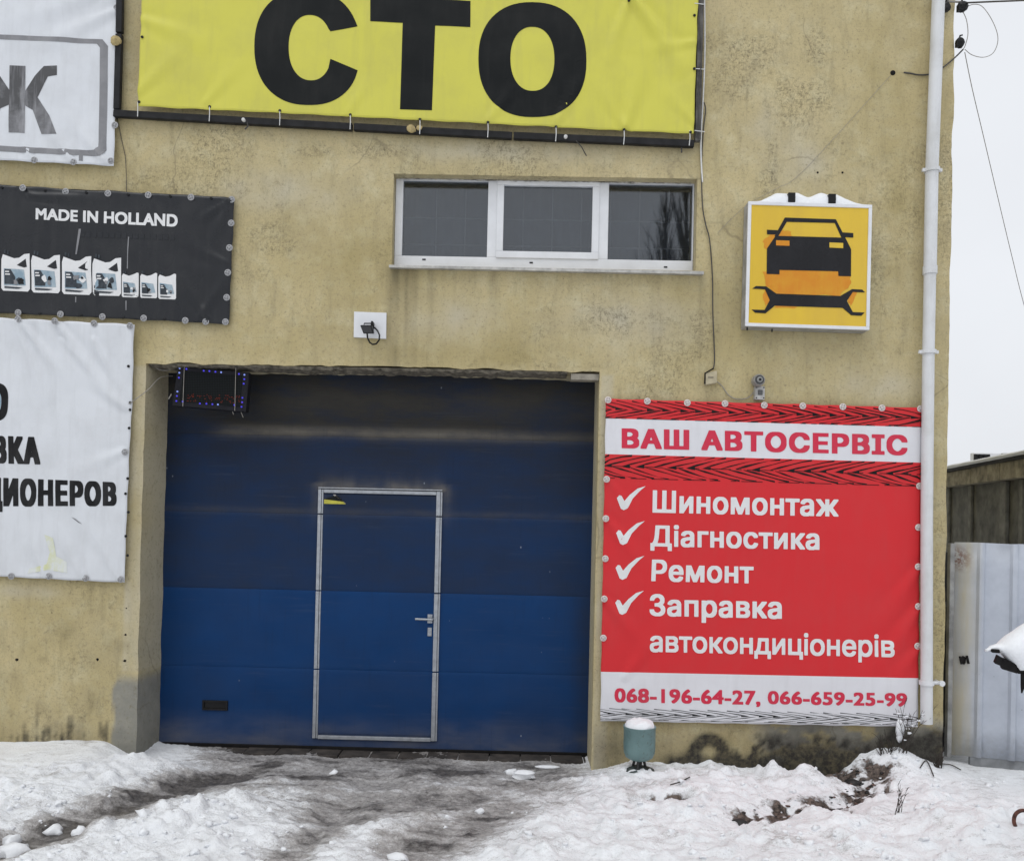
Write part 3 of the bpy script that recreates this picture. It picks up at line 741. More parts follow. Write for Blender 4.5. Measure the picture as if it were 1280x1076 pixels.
def text(t, quad, y, dx=.03, dy=.02, sp=1., n=3):
    """bold lettering: outlines filled on a fine raster, swept over a small rectangle, traced again as polygons"""
    cu = bpy.data.curves.new('t', 'FONT'); cu.body = t; cu.space_character = sp; cu.fill_mode = 'NONE'; cu.resolution_u = 5
    ob = bpy.data.objects.new('t', cu); COL.objects.link(ob)
    dg = bpy.context.evaluated_depsgraph_get(); me = bpy.data.meshes.new_from_object(ob.evaluated_get(dg))
    ev = np.array([[me.vertices[i].co.x, me.vertices[i].co.y] for e in me.edges for i in e.vertices]).reshape(-1, 2, 2)
    key = [tuple(e.vertices) for e in me.edges]
    bpy.data.objects.remove(ob); bpy.data.curves.remove(cu); bpy.data.meshes.remove(me)
    for k, (i, j) in enumerate(key):                     # run every contour one way round
        if abs(i-j) > 1 and i < j: ev[k] = ev[k][::-1]
        elif abs(i-j) == 1 and i > j: ev[k] = ev[k][::-1]
    RS, SB = 62, 3; q_ = 1/(RS*SB)
    x0, y0 = ev[..., 0].min()-dx, ev[..., 1].min()-dy; x1, y1 = ev[..., 0].max()+dx, ev[..., 1].max()+dy
    nxs, nys = int((x1-x0)/q_)+2*SB*2, int((y1-y0)/q_)+2*SB*2; ox, oy = x0 - SB*2*q_, y0 - SB*2*q_
    nxs += -nxs % SB; nys += -nys % SB
    acc = np.zeros((nys, nxs+1), np.int32)
    for (ax, ay), (bx, by) in ev:
        if ay == by: continue
        sg_ = 1 if by > ay else -1
        lo, hi = min(ay, by), max(ay, by)
        r0, r1 = math.ceil((lo-oy)/q_-.5), math.ceil((hi-oy)/q_-.5)
        for r in range(r0, r1):
            yy = oy + (r+.5)*q_; xx = ax + (bx-ax)*(yy-ay)/(by-ay); c = min(nxs, max(0, math.ceil((xx-ox)/q_-.5))); acc[r, c] += sg_
    ins = np.cumsum(acc, 1)[:, :nxs] != 0
    def dil(a, k, axis):
        o = a.copy()
        for d in range(1, k+1):
            o |= np.roll(a, d, axis) | np.roll(a, -d, axis)
        return o
    ins = dil(dil(ins, round(dx/q_), 1), round(dy/q_), 0).astype(float)
    fl_d = ins.reshape(nys//SB, SB, nxs//SB, SB).mean((1, 3)); H_, W_ = fl_d.shape
    q = [P(*p, y) for p in quad]
    def pt(cx, cy): return bil(q, (ox+(cx+.5)*SB*q_-x0)/(x1-x0), (y1-oy-(cy+.5)*SB*q_)/(y1-y0))
    vs, fs_, ids = [], [], {}
    def vid(cx, cy):
        k = (round(cx, 4), round(cy, 4))
        if k not in ids: ids[k] = len(vs); vs.append(pt(cx, cy))
        return ids[k]
    for j in range(H_-1):
        i = 0
        while i < W_-1:
            c = (fl_d[j, i], fl_d[j, i+1], fl_d[j+1, i+1], fl_d[j+1, i]); m = [v >= .5 for v in c]
            if not any(m): i += 1; continue
            if all(m):
                e = i+1
                while e < W_-1 and e-i < 6 and fl_d[j, e+1] >= .5 and fl_d[j+1, e+1] >= .5: e += 1
                fs_.append((vid(i, j), vid(e, j), vid(e, j+1), vid(i, j+1))); i = e; continue
            co = ((i, j), (i+1, j), (i+1, j+1), (i, j+1)); pl = []
            for k in range(4):
                k2 = (k+1) % 4
                if m[k]: pl.append(vid(*co[k]))
                if m[k] != m[k2]:
                    t_ = (.5-c[k])/(c[k2]-c[k]); pl.append(vid(co[k][0]+(co[k2][0]-co[k][0])*t_, co[k][1]+(co[k2][1]-co[k][1])*t_))
            pl = [v for v, w in zip(pl, pl[1:]+pl[:1]) if v != w]
            if len(pl) > 2: fs_.append(tuple(pl))
            i += 1
    return [('raw', vs, fs_)]
def ring(pa, pb, y, closed=True):
    n = len(pa); vs = [P(*p, y) for p in pa] + [P(*p, y) for p in pb]
    return (vs, [(i, (i+1)%n, n+(i+1)%n, n+i) for i in range(n if closed else n-1)])
def sup(cx, cy, rx, ry, a, e=2.3):
    c, s_ = math.cos(a), math.sin(a)
    return (cx + rx*math.copysign(abs(c)**(2/e), c), cy - ry*math.copysign(abs(s_)**(2/e), s_) + (cx-400)*0)
def skew(p, k, x0): return (p[0], p[1] + k*(p[0]-x0))
# the washers and eyelets, built once each
def washer_proto(mat):
    mb = MB(); R0 = .026
    mb.lathe([(R0, 0), (R0, .003), (R0*.72, .006), (R0*.68, .003)], 18, (0,0,0), 'Y')
    mb.f.pop(); mb.m.pop()
    for k in range(2): mb.box((-R0*.75, -.0045, -.004) if k == 0 else (-.004, -.0047, -R0*.75), (R0*.75, 0, .004) if k == 0 else (.004, 0, R0*.75))
    mb.lathe([(.009, 0), (.009, .007), (.005, .009)], 10, (0,0,0), 'Y')
    o = mb.build('washer', mat, None, smooth=True); COL.objects.unlink(o); return o
WG, WW = washer_proto(M['washer']), washer_proto(M['washer_w'])
eye = MB().lathe([(.011, 0), (.011, .003), (.006, .005)], 12, (0,0,0), 'Y').build('eyelet', M['steel_dark'], None, smooth=True); COL.objects.unlink(eye)

# ---- yellow banner
yb = -.085
B = Banner('yellow_banner', 'yellow vinyl banner with huge black letters above the ribbon window', [(178, -37), (873, -2), (867.5, 168), (172, 133)], yb, [M['yellow_vinyl']], [0, 1],
    [((786, 2), (850, 90), 9, .022), ((786, 2), (760, 80), 7, .010), ((780, 166), (800, 90), 10, .012), ((780, 166), (745, 110), 8, .008), ((610, 158), (640, 120), 7, .006), ((866, 60), (800, 70), 8, .008), ((176, 30), (260, 60), 10, .008), ((172, 128), (230, 70), 9, .009), ((262, 135), (300, 90), 8, .007), ((438, 148), (460, 110), 7, .006), ((866, 160), (830, 120), 8, .008), ((695, 160), (730, 100), 8, .007)], .006, seed=1)
N = 64
a0, a1 = R(22), R(338)
oc = [skew(sup(384, 60, 66, 72, lerp(a0, a1, i/N)), .03, 384) for i in range(N+1)]
ic = [skew(sup(388, 60, 27, 41, lerp(R(30), R(338-8), i/N), 2.2), .03, 384) for i in range(N+1)]
oc[0], oc[-1], ic[0], ic[-1] = (447, 33.5), (447, 88), (413, 39.5), (413, 74)
B.print('letter', [ring(oc, ic, yb, False)], M['ink_black'])
B.print('letter', [poly([(463, -4), (588, 1), (588, 34), (544, 32.5), (540, 138.5), (500, 137), (503.5, 29.5), (463, 27.5)], yb)], M['ink_black'])
B.print('letter', [ring([skew(sup(665.5, 75, 67.5, 72, 2*math.pi*i/N), .02, 665) for i in range(N)], [skew(sup(665.5, 74, 27.5, 40, 2*math.pi*i/N, 2.2), .02, 665) for i in range(N)], yb)], M['ink_black'])
B.pins('eyelet', [(174, 128), (262, 133.5), (350, 139), (438, 144), (525, 150), (610, 154), (695, 159), (780, 163), (863, 166), (178, 47), (868, 86), (786, 2), (868, 20)], eye)
for px, py in ((172.5, 131), (262, 137), (350, 142), (438, 147), (525, 153), (610, 157), (695, 162), (780, 166), (862, 167)):
    a = B.at(P(px, py-3, yb), .006); b = P(px-.5, py+15, -.075)
    MB().tube([a, lerp(a, b, .5) + V(.003, -.004, 0), b], .0035, 6).build('tie', M['string'], B.root, smooth=True)
for py in (5, 86, 164):
    a = B.at(P(868, py, yb), .006); b = P(881, py+1, -.075)
    MB().tube([a, lerp(a, b, .5), b], .003, 6).build('tie', M['string'], B.root, smooth=True)
YB = B
# ---- the dark bar frame it is laced to
fr_o = thing('banner_frame', 'dark steel bar frame that the yellow banner is laced to', 'frame', P(500, 160))
def bar(mbx, a, b, w, y0=-.072, y1=-.03):
    pa, pb = P(*a, y0), P(*b, y0); d = (pb-pa).normalized(); n = V(-d.z, 0, d.x)*w/2
    mbx.hexa([pa-n, pb-n, pb+n, pa+n], [q + V(0, y1-y0, 0) for q in (pa-n, pb-n, pb+n, pa+n)])
for seg in (((141, 141), (440, 158)), ((442, 158), (640, 169)), ((642, 169), (868, 179))):
    mb = MB(); bar(mb, *seg, .055); mb.build('bar', M['steel_dark'], fr_o, bevel=.006)
for seg in (((149.5, -60), (148, 40)), ((147.8, 42), (145, 136))):
    mb = MB(); bar(mb, *seg, .05); mb.build('upright', M['steel_dark'], fr_o, bevel=.006)
mb = MB(); bar(mb, (877.5, -60), (872.5, 176), .045); mb.build('upright', simple('weathered_grey_bar', (.10, .095, .085, 1), .7, 0, .5, 9), fr_o, bevel=.006)
mb = MB()
for px, py in ((305, 151), (707, 172)): mb.lathe([(.014, 0), (.014, .02), (.006, .028)], 12, P(px, py, -.073), 'Y')
mb.build_each('bolt', simple('pale_bolt', (.7, .7, .68, 1), .4), fr_o, smooth=True)
mb = MB()
for px, py, r in ((145, 51, .045), (514, 161, .035), (524, 160, .025)): mb.rock(P(px, py, -.075), r, 2, .3, (1, .5, .9))
mb.build_each('foam_blob', simple('yellowed_foam', (.46, .36, .17, 1), .85, 0, .3, 30, .5), fr_o, smooth='all')
mb = MB(); mb.tube([P(309, 153, -.07), P(310, 158, -.07), P(306, 162, -.075)], .006, 6); mb.tube([P(720, 176, -.07), P(727, 184, -.06), P(733, 195, -.01)], .004, 6); mb.tube([P(852, 182, -.05), P(852, 191, -.05)], .006, 6)
mb.build_each('wire_end', M['cable'], fr_o)

# ---- upper left white banner
yb = -.055
B = Banner('pale_banner', 'worn white banner with one grey letter inside a grey rounded outline', [(-330, -130), (149, -108), (143, 208), (-330, 184)], yb, [M['white_vinyl']], [0, 1],
    [((135, 205), (90, 150), 8, .010), ((92, 203), (60, 150), 8, .008), ((146, 20), (60, 60), 10, .010), ((43, 200), (20, 150), 8, .007), ((120, 0), (20, 30), 14, .010)], .006, seed=5)
def band(p, q, w0, w1):
    d = Vector(q)-Vector(p); n = Vector((-d.y, d.x)).normalized()
    return [tuple(Vector(p)+n*w0), tuple(Vector(q)+n*w0), tuple(Vector(q)+n*w1), tuple(Vector(p)+n*w1)]
B.print('outline', [poly([(-200, 34), (128, 49.5), (135, 58), (133, 188), (126, 196), (-200, 180), (-200, 173), (118, 188.5), (123, 184), (125, 60), (121, 55), (-200, 40)][::1], yb)], M['ink_grey'])
B.print('letter', [poly([(12, 82), (32, 83), (31, 167), (11, 166)], yb), poly([(31, 115), (44, 95), (55, 83), (71, 82), (71, 94), (60, 96), (47, 122), (62, 145), (71, 168), (52, 168), (41, 138), (31, 132)], yb),
    poly([(12.5, 114), (-1, 94), (-12, 82), (-28, 80), (-28, 92), (-17, 95), (-4, 121), (-20, 143), (-30, 166), (-11, 166), (1, 136), (12.5, 131)], yb)], M['ink_faded'])
B.print('print_mark', [poly([(99, 193), (104, 193.5), (104, 202), (99, 201.5)], yb)], M['ink_grey'])
B.pins('washer', [(43, 200.5), (92, 203), (139, 201.5), (-6, 198), (146, 10), (144, 157)], WG)
# ---- charcoal banner
yb = -.04
B = Banner('charcoal_banner', 'charcoal banner printed with white canisters and white capital lettering', [(-330, 214), (293, 246.5), (286.5, 405.5), (-330, 375)], yb, [M['dark_vinyl']], [0, 1],
    [((289, 252), (255, 275), 4, .012), ((289, 252), (270, 300), 6, .010), ((262, 400), (230, 350), 6, .012), ((250, 400), (285, 350), 6, .010), ((40, 247), (125, 251), 6, .016), ((30, 238), (60, 262), 7, .008), ((186, 246), (215, 300), 8, .007), ((285, 330), (240, 310), 7, .007), ((128, 396), (110, 300), 3, .006), ((180, 398), (160, 300), 3, .006), ((76, 393), (40, 310), 8, .006)], .006, seed=9)
B.print('lettering', text('MADE IN HOLLAND', [(45, 260.5), (222, 268), (222, 284), (44.5, 274.5)], yb, .036, .03, 1.03), M['ink_white'])
def canister(x0, x1, yt, ybt, big):
    w, h = x1-x0, ybt-yt; k = .035
    f = lambda u, v: (x0+u*w, yt + v*h + k*(u*w))
    if big:
        body = [(0, .16), (.05, .02), (.45, .12), (.62, .10), (.80, .0), (1, -.02), (1, .93), (.93, 1), (.07, 1), (0, .93)]
        hole = [(.55, .30), (.86, .12), (.90, .34), (.80, .36), (.62, .32)]
        lab = [(.10, .40), (.80, .42), (.86, .84), (.10, .86)]
    else:
        body = [(0, .12), (.08, .02), (.4, .10), (.65, .06), (.9, -.04), (1, -.02), (1, .95), (.94, 1), (.06, 1), (0, .95)]
        hole = None; lab = [(.08, .36), (.78, .42), (.90, .78), (.10, .80)]
    pc = B.print('printed_canister', [poly([f(*p) for p in body], yb)], M['ink_white'], .002)
    ps = [poly([f(*p) for p in [(.12, .42), (.34, .42), (.50, .62), (.50, .82), (.12, .82)]], yb), poly([f(*p) for p in [(.12, .88), (.75, .90), (.6, .94), (.12, .93)]], yb),
          poly([f(*p) for p in [(.1, -.10), (.16, -.10), (.16, .0), (.1, .0)]], yb), poly([f(*p) for p in [(.2, -.08), (.26, -.08), (.26, .02), (.2, .02)]], yb)]
    if hole: B.print('printed_label', [poly([f(*p) for p in hole], yb)], M['dark_vinyl'], .0036, None, pc)
    B.print('printed_label', [poly([f(*p) for p in lab], yb)], M['ink_steel'], .0035, None, pc)
    B.print('printed_label', ps, M['ink_slate'], .005, None, pc)
    for q in range(4):
        cx, cy, r_ = random.uniform(.48, .74), random.uniform(.56, .78), random.uniform(.04, .10)
        B.print('printed_label', [poly([f(cx+r_*math.cos(a_)*(.6+.9*random.random()), cy+r_*.8*math.sin(a_)*(.6+.9*random.random())) for a_ in np.linspace(0, 6.28, 9)[:-1]], yb)], (M['ink_slate'], M['ink_white'], M['ink_charcoal'], M['ink_grey'])[q], .0065+.001*q, None, pc)
    for q in range(2):
        yv = .47+.07*q; B.print('printed_label', [poly([f(.15, yv), f(.15+.14+.03*q, yv), f(.29+.03*q, yv+.035), f(.15, yv+.035)], yb)], M['ink_white'], .0066, None, pc)
for x0, x1, yt, ybt, b in ((-36, -1, 316, 362, 1), (2, 37.5, 317, 363.5, 1), (39.5, 75, 318.5, 365.5, 1), (77.5, 114, 320, 367.5, 1), (115.5, 151.5, 322, 369, 1), (152.5, 173.5, 341.5, 371.5, 0), (175.5, 197, 342, 372.5, 0), (198.5, 220.5, 343, 374, 0)): canister(x0, x1, yt, ybt, b)
B.print('scuff', [poly([(98, 286), (101, 286), (96, 318), (94, 318)], yb), poly([(160, 296), (161.3, 296), (160, 336), (158.6, 336)], yb), poly([(157, 376), (158.6, 376), (158.4, 388), (157.2, 388)], yb), poly([(94, 371), (95.4, 371), (95.2, 378), (94, 378)], yb)], M['ink_grey'], .003)
B.print('lettering', [poly([(100+i*7.5, 289+i*.3), (105.5+i*7.5, 289.2+i*.3), (105.5+i*7.5, 296+i*.3), (100+i*7.5, 295.8+i*.3)], yb) for i in range(16)], M['ink_faint'], .002)
B.pins('washer', [(30, 236), (82, 239.5), (135, 242), (186, 244.5), (239, 247), (289.5, 249.5), (289, 279), (287, 310), (285, 341), (283.5, 372), (23, 391), (76, 393), (128, 396), (180, 398), (232, 401), (257, 402), (282, 402.5), (-22, 389), (-20, 233)], WG)
B.pins('eyelet', [(3, 235), (56, 238), (108, 241), (160, 243.5), (213, 245.5), (264, 248), (50, 392.5), (101, 394.5), (154, 397.5), (206, 399.5)], eye)
# ---- lower left white banner
yb = -.045
B = Banner('white_banner', 'creased white banner with bold condensed black lettering beside the door recess', [(-330, 380), (168.5, 405.5), (155.5, 728.5), (-330, 704)], yb, [M['white_vinyl']], [0, 1],
    [((24, 402), (60, 500), 6, .016), ((28, 402), (90, 480), 7, .014), ((75, 405), (150, 505), 7, .018), ((80, 425), (130, 480), 6, .012), ((120, 425), (158, 500), 7, .012), ((161, 511), (80, 450), 9, .008), ((152, 722), (110, 640), 9, .010), ((107, 720), (80, 660), 8, .009), ((61, 720), (40, 660), 8, .009), ((157, 565), (100, 590), 9, .008), ((166, 410), (162, 480), 9, .009)], .010, seed=14)
B.print('lettering', [ring([(sup(-12, 502.5, 23, 24.5, 2*math.pi*i/N, 3.2)) for i in range(N)], [(sup(-12, 502.5, 14.5, 15.5, 2*math.pi*i/N, 2.8)) for i in range(N)], yb)], M['ink_charcoal'])
B.print('lettering', [ring([(sup(-12, 502.5, 14.5, 15.5, 2*math.pi*i/N, 2.8)) for i in range(N)], [(sup(-12, 502.5, 11.0, 13, 2*math.pi*i/N, 2.6)) for i in range(N)], yb)], M['ink_steel'], .003)
B.print('lettering', text('ВКА', [(-9, 544.5), (50, 546.5), (50.5, 580.5), (-9, 579)], yb, .085, .03, 1.22, 5), M['ink_charcoal'])
B.print('lettering', text('ЦИОНЕРОВ', [(-17, 596), (146, 602.5), (146, 638), (-17, 640)], yb, .085, .03, 1.22, 5), M['ink_charcoal'])
B.print('scuff', [poly([(89, 646), (94, 648), (103, 655), (98, 653)], yb)], M['ink_grey'])
st = [(55, 668), (66, 672), (70, 695), (83, 702), (84, 716), (60, 712), (34, 717), (36, 711), (58, 705), (62, 690)]
B.print('paint_stain', [poly(st, yb)], M['stain_yellow'])
B.pins('washer', [(24, 399.5), (71, 402.5), (118, 404.5), (164, 408), (14, 720), (61, 720), (107, 722.5), (151.5, 724), (157, 565), (-25, 397)], WG)
B.pins('eyelet', [(161, 458), (162, 503), (162, 512), (161.5, 535), (160, 598), (157.5, 617), (161, 640), (158, 670), (160, 694)], eye)
# ---- red banner
yb = -.04
LT, RT = [498, 523.5, 568, 599, 838.5, 884.5, 901], [509.5, 533.5, 578, 607, 848.5, 892, 908.5]
vb = [((l-498)/403 + (r-509.5)/399)/2 for l, r in zip(LT, RT)]
B = Banner('red_banner', 'red banner with white service list, check marks and phone numbers', [(757, 498), (1153.5, 509.5), (1147.5, 908.5), (750, 901)], yb, [M['red_vinyl'], M['white_vinyl2']], vb,
    [((757, 648), (800, 705), 9, .009), ((755, 748), (800, 800), 9, .008), ((1147, 708), (1100, 780), 10, .009), ((1147, 757), (1100, 830), 10, .010), ((1147, 807), (1115, 850), 8, .008), ((758, 599), (790, 640), 7, .006), ((780, 845), (830, 780), 10, .006)], .004, [0, 1, 0, 0, 1, 1], seed=21)
q = [P(757, 498, yb), P(1153.5, 509.5, yb), P(1147.5, 908.5, yb), P(750, 901, yb)]
def tread(v0, v1, dirn, period, name='tread_print'):
    ps = []; vm = (v0+v1)/2; n = int(1/period)
    def uv(u, v): return bil(q, min(1, max(0, u)), min(v1, max(v0, v)))
    for i in range(-2, n+2):
        for half in (-1, 1):
            u0 = (i + (0 if half < 0 else .45))*period + random.uniform(-.1, .1)*period
            run = period*random.uniform(2.3, 2.9); ve = v0 if half < 0 else v1
            # from the centre line (tip) out to the edge; a sliver that swells and bends
            tip, end = u0, u0 - dirn*run
            if max(tip, end) < 0.004 or min(tip, end) > .996: continue
            w = (v1-v0)*random.uniform(.05, .10); k = random.uniform(-.04, .04)*(v1-v0)
            L = [(0, .25), (.22, 1.0), (.5, .45), (.78, .55), (1, 1.7)]
            if random.random() < .35: L[3] = (.75, .05)
            top, bot = [], []
            for t, ww in L:
                u = lerp(tip, end, t); v = lerp(vm + half*(v1-v0)*.015, ve, t) + k*math.sin(t*3)
                top.append(uv(u, v - w*ww*.5)); bot.append(uv(u, v + w*ww*.5))
            vs = top + bot; m_ = len(L)
            ps.append((vs, [(j, j+1, m_+j+1, m_+j) for j in range(m_-1)]))
            if half < 0 and random.random() < .8:
                a = uv(tip+dirn*period*.12, vm); b1 = uv(tip-dirn*period*.45, vm-(v1-v0)*random.uniform(.05,.09)); b2 = uv(tip-dirn*period*.45, vm+(v1-v0)*random.uniform(.04,.08))
                ps.append(([a, b1, b2], [(0, 1, 2)]))
    # thin line along the centre and dark outer edge
    for va, th in ((vm, .03), (v1 if name != 'x' else v0, .05)):
        seg = 60
        for i in range(seg):
            if random.random() < .7: ps.append(([uv(i/seg, va-th*(v1-v0)*.5), uv((i+1)/seg, va-th*(v1-v0)*.5), uv((i+1)/seg, va+th*(v1-v0)*.4), uv(i/seg, va+th*(v1-v0)*.4)], [(0, 1, 2, 3)]))
    B.print(name, ps, M['ink_black'])
tread(vb[0]+.004, vb[1], 1, .052); tread(vb[2], vb[3], -1, .052); tread(vb[5], vb[6]-.006, 1, .052)
B.print('headline', text('ВАШ АВТОСЕРВІС', [(777, 535), (1134, 543.5), (1134, 569.5), (777, 560.5)], yb, .055, .034, 1.14), M['ink_red'])
for t_, qd in (('Шиномонтаж', [(816, 612.5), (1048, 617.5), (1048, 646), (815.5, 641)]), ('Діагностика', [(813, 655.5), (1024, 659.5), (1024, 692.5), (813, 688)]), ('Ремонт', [(815, 699), (942, 701.5), (942, 729.5), (814, 726.5)]),
               ('Заправка', [(812, 742), (977, 745), (977, 780.5), (812, 776.5)]), ('автокондиціонерів', [(812, 787), (1118, 793), (1118, 828.5), (812, 821.5)])):
    B.print('service_line', text(t_, qd, yb, .030 if t_[0] != 'а' else .024, .020, 1.06 if t_[0] != 'а' else 1.0), M['ink_white'])
B.print('phone_line', text('068-196-64-27,', [(768, 859.5), (950.5, 862.8), (950.5, 883.3), (768, 880)], yb, .040, .028, 1.08), M['ink_red'])
B.print('phone_line', text('066-659-25-99', [(959.5, 863), (1134, 866), (1134, 882.8), (959.5, 879.6)], yb, .040, .028, 1.08), M['ink_red'])
ck = [(0, .50), (.08, .38), (.16, .40), (.26, .62), (.45, .36), (.72, .10), (1, 0), (.80, .20), (.55, .52), (.38, .92), (.24, 1.0), (.14, .94)]
for x0, y0 in ((771, 607.5), (770, 651), (769.5, 694.5), (769, 738)):
    B.print('check_mark', [poly([(x0+36*u, y0+30*v) for u, v in ck], yb)], M['ink_white'])
B.pins('washer', [(760, 500), (809, 501.5), (859, 503.5), (906, 504.5), (955, 506.5), (1003, 507.5), (1053, 508.5), (1102, 510), (1150, 511), (758, 599), (757, 648), (756.5, 698), (755, 748), (754, 797), (1149, 607.5), (1147.5, 659), (1147, 708), (1147, 757.5), (1146.5, 807)], WW)

# ================================================================== SIGN BOX
yb = -.14
sg = thing('light_box_sign', 'square yellow light box sign with a black car above a spanner', 'sign', P(1010, 410))
fq = pq(935.5, 251.5, 1090.5, 256, 1087, 412.5, 931.5, 407.5, yb)
cb = [bil(fq, u, v) for u, v in ((0,0), (1,0), (1,1), (0,1))]
MB().hexa([p + V(0, .012, 0) for p in cb], [V(p.x, -.012, p.z) for p in cb]).build('case', simple('weathered_alu_case', (.42, .42, .42, 1), .45, .3, .25, 8), sg, bevel=.003)
mb = MB(); fw = .027
for u0, v0, u1, v1 in ((0, 0, 1, fw), (0, 1-fw, 1, 1), (0, fw, fw, 1-fw), (1-fw, fw, 1, 1-fw)):
    a = [bil(fq, u, v) for u, v in ((u0, v1), (u1, v1), (u1, v0), (u0, v0))]
    mb.hexa(a, [p + V(0, .03, 0) for p in a])
mb.build('rim', M['white_pvc'], sg, bevel=.003)
ins = [bil(fq, u, v) for u, v in ((fw, 1-fw), (1-fw, 1-fw), (1-fw, fw), (fw, fw))]
def sheet_mat():
    t = NT('yellow_acrylic'); n = t.noise(3, 4, .6, t.map((2.2, 1, .5)))
    c = t.mix(t.ramp(n, .35, .7), (.70, .47, .035, 1), (.64, .42, .04, 1))
    return t.set(c, .22, 0, None, .5)
MB().hexa([p + V(0, .008, 0) for p in ins], [p + V(0, .012, 0) for p in ins]).build('face', sheet_mat(), sg)
SX = lambda x, y: (910 + x/5.125, 220 + y/5.125)
ysf = yb + .008
def sgp(pts, up): return [P(*SX(*p), ysf-up) for p in pts]
def blob(pts, n=4, j=7):
    out = []
    for a, b in zip(pts, pts[1:]+pts[:1]):
        for k in range(n): t = k/n; out.append((lerp(a[0], b[0], t)+random.uniform(-j, j), lerp(a[1], b[1], t)+random.uniform(-j, j)))
    return out
mb = MB()
mb.slab(sgp(blob([(225, 615), (330, 598), (700, 606), (788, 640), (780, 700), (720, 768), (310, 755), (240, 705)]), .0015), .001)
mb.slab(sgp(blob([(270, 375), (340, 345), (400, 360), (410, 392), (310, 460), (240, 470), (222, 420)], 3, 5), .0014), .001)
mb.slab(sgp(blob([(238, 720), (268, 795), (240, 830), (220, 780)], 3, 4), .0013), .001)
mb.slab(sgp(blob([(800, 735), (830, 745), (790, 830), (765, 800)], 3, 4), .0012), .001)
mb.slab(sgp(blob([(300, 826), (450, 832), (430, 848), (300, 846)], 3, 4), .0011), .001)
mb.build_each('paint_patch', vinyl('orange_touch_up', (.62, .24, .025, 1), (.66, .40, .04, 1), .5, .3, 8), sg)
ib = vinyl('black_film', (.016, .016, .018, 1), (.04, .04, .045, 1), .3, .25)
mb = MB()
mb.slab(sgp([(365, 267), (692, 278), (698, 302), (356, 294)], .003), .0015)
mb.slab(sgp([(364, 268), (378, 292), (322, 387), (298, 387)], .0031), .0015)
mb.slab(sgp([(692, 279), (752, 397), (728, 397), (684, 300)], .0032), .0015)
mb.slab(sgp([(305, 384), (752, 396), (789, 470), (788, 643), (708, 641), (706, 611), (330, 602), (330, 630), (248, 628), (250, 465)], .0033), .0015)
mb.slab(sgp([(250, 345), (320, 348), (308, 376), (250, 374)], .0034), .0015)
mb.slab(sgp([(733, 362), (803, 366), (803, 395), (744, 392)], .0034), .0015)
mb.build('car_symbol', ib, sg)
mb = MB()
mb.slab(sgp([(308, 412), (394, 415), (394, 448), (308, 445)], .0050), .0012, 0); mb.slab(sgp([(650, 426), (738, 430), (738, 463), (650, 459)], .0050), .0012, 1)
mb.build_each('headlamp_symbol', [bpy.data.materials['orange_touch_up'], bpy.data.materials['yellow_acrylic']], sg)
MB().slab(sgp([(180, 705), (245, 708), (310, 754), (720, 769), (795, 725), (860, 728), (878, 746), (800, 743), (762, 800), (800, 872), (875, 875), (855, 895), (790, 892), (735, 845), (300, 831), (240, 880), (175, 876), (152, 856), (235, 858), (268, 795), (237, 726), (155, 722)], .0036), .0015).build('spanner_symbol', ib, sg)
for a, b in (((383, 112), (427, 166)), ((640, 120), (686, 173))):
    p0, p1 = P(*SX(*a), yb+.02), P(*SX(*b), yb+.02)
    MB().box((p0.x, yb+.0, p1.z-.008), (p1.x, -.0, p0.z)).build('bracket', M['black'], sg, bevel=.003)
mb = MB()
for px, py in ((934, 411), (965, 413)): p = P(px, py, -.1); mb.tube([p + V(0, 0, .01), p - V(0, 0, .012)], .006, 8)
mb.build_each('screw', M['steel_dark'], sg)
# snow lying on the sign
mb = MB(); nu, nv = 60, 8; p0, p1 = P(*SX(160, 160), yb), P(*SX(905, 182), yb)
prof = lambda u: .016 + .085*sstep(0.02, .25, u)*(1-sstep(.72, .98, u))*(1+.35*noise.noise((u*9, 0, 3))) + .004*noise.noise((u*30, 1, 1)) - .012*math.exp(-((u-.5)/.09)**2)
top = []
for j in range(nv+1):
    w = j/nv
    for i in range(nu+1):
        u = i/nu; b = lerp(p0, p1, u); mb.v.append(V(b.x, lerp(yb+.012, -.01, w), b.z - .006 + prof(u)*math.sin(math.pi*(.08+.55*w))**.6*1.05))
for j in range(nv):
    for i in range(nu): k = j*(nu+1)+i; mb.f.append([k, k+1, k+nu+2, k+nu+1]); mb.m.append(0)
b0 = len(mb.v)
for i in range(nu+1): b = lerp(p0, p1, i/nu); mb.v.append(V(b.x, yb+.012, b.z-.008))
for i in range(nu): mb.f.append([b0+i, b0+i+1, i+1, i]); mb.m.append(0)
tag(mb.build('snow_layer', M['snow_cap'], None, smooth='all', org=P(1010, 250, -.07)), 'thin cap of snow lying on top of the yellow light box sign', 'snow')

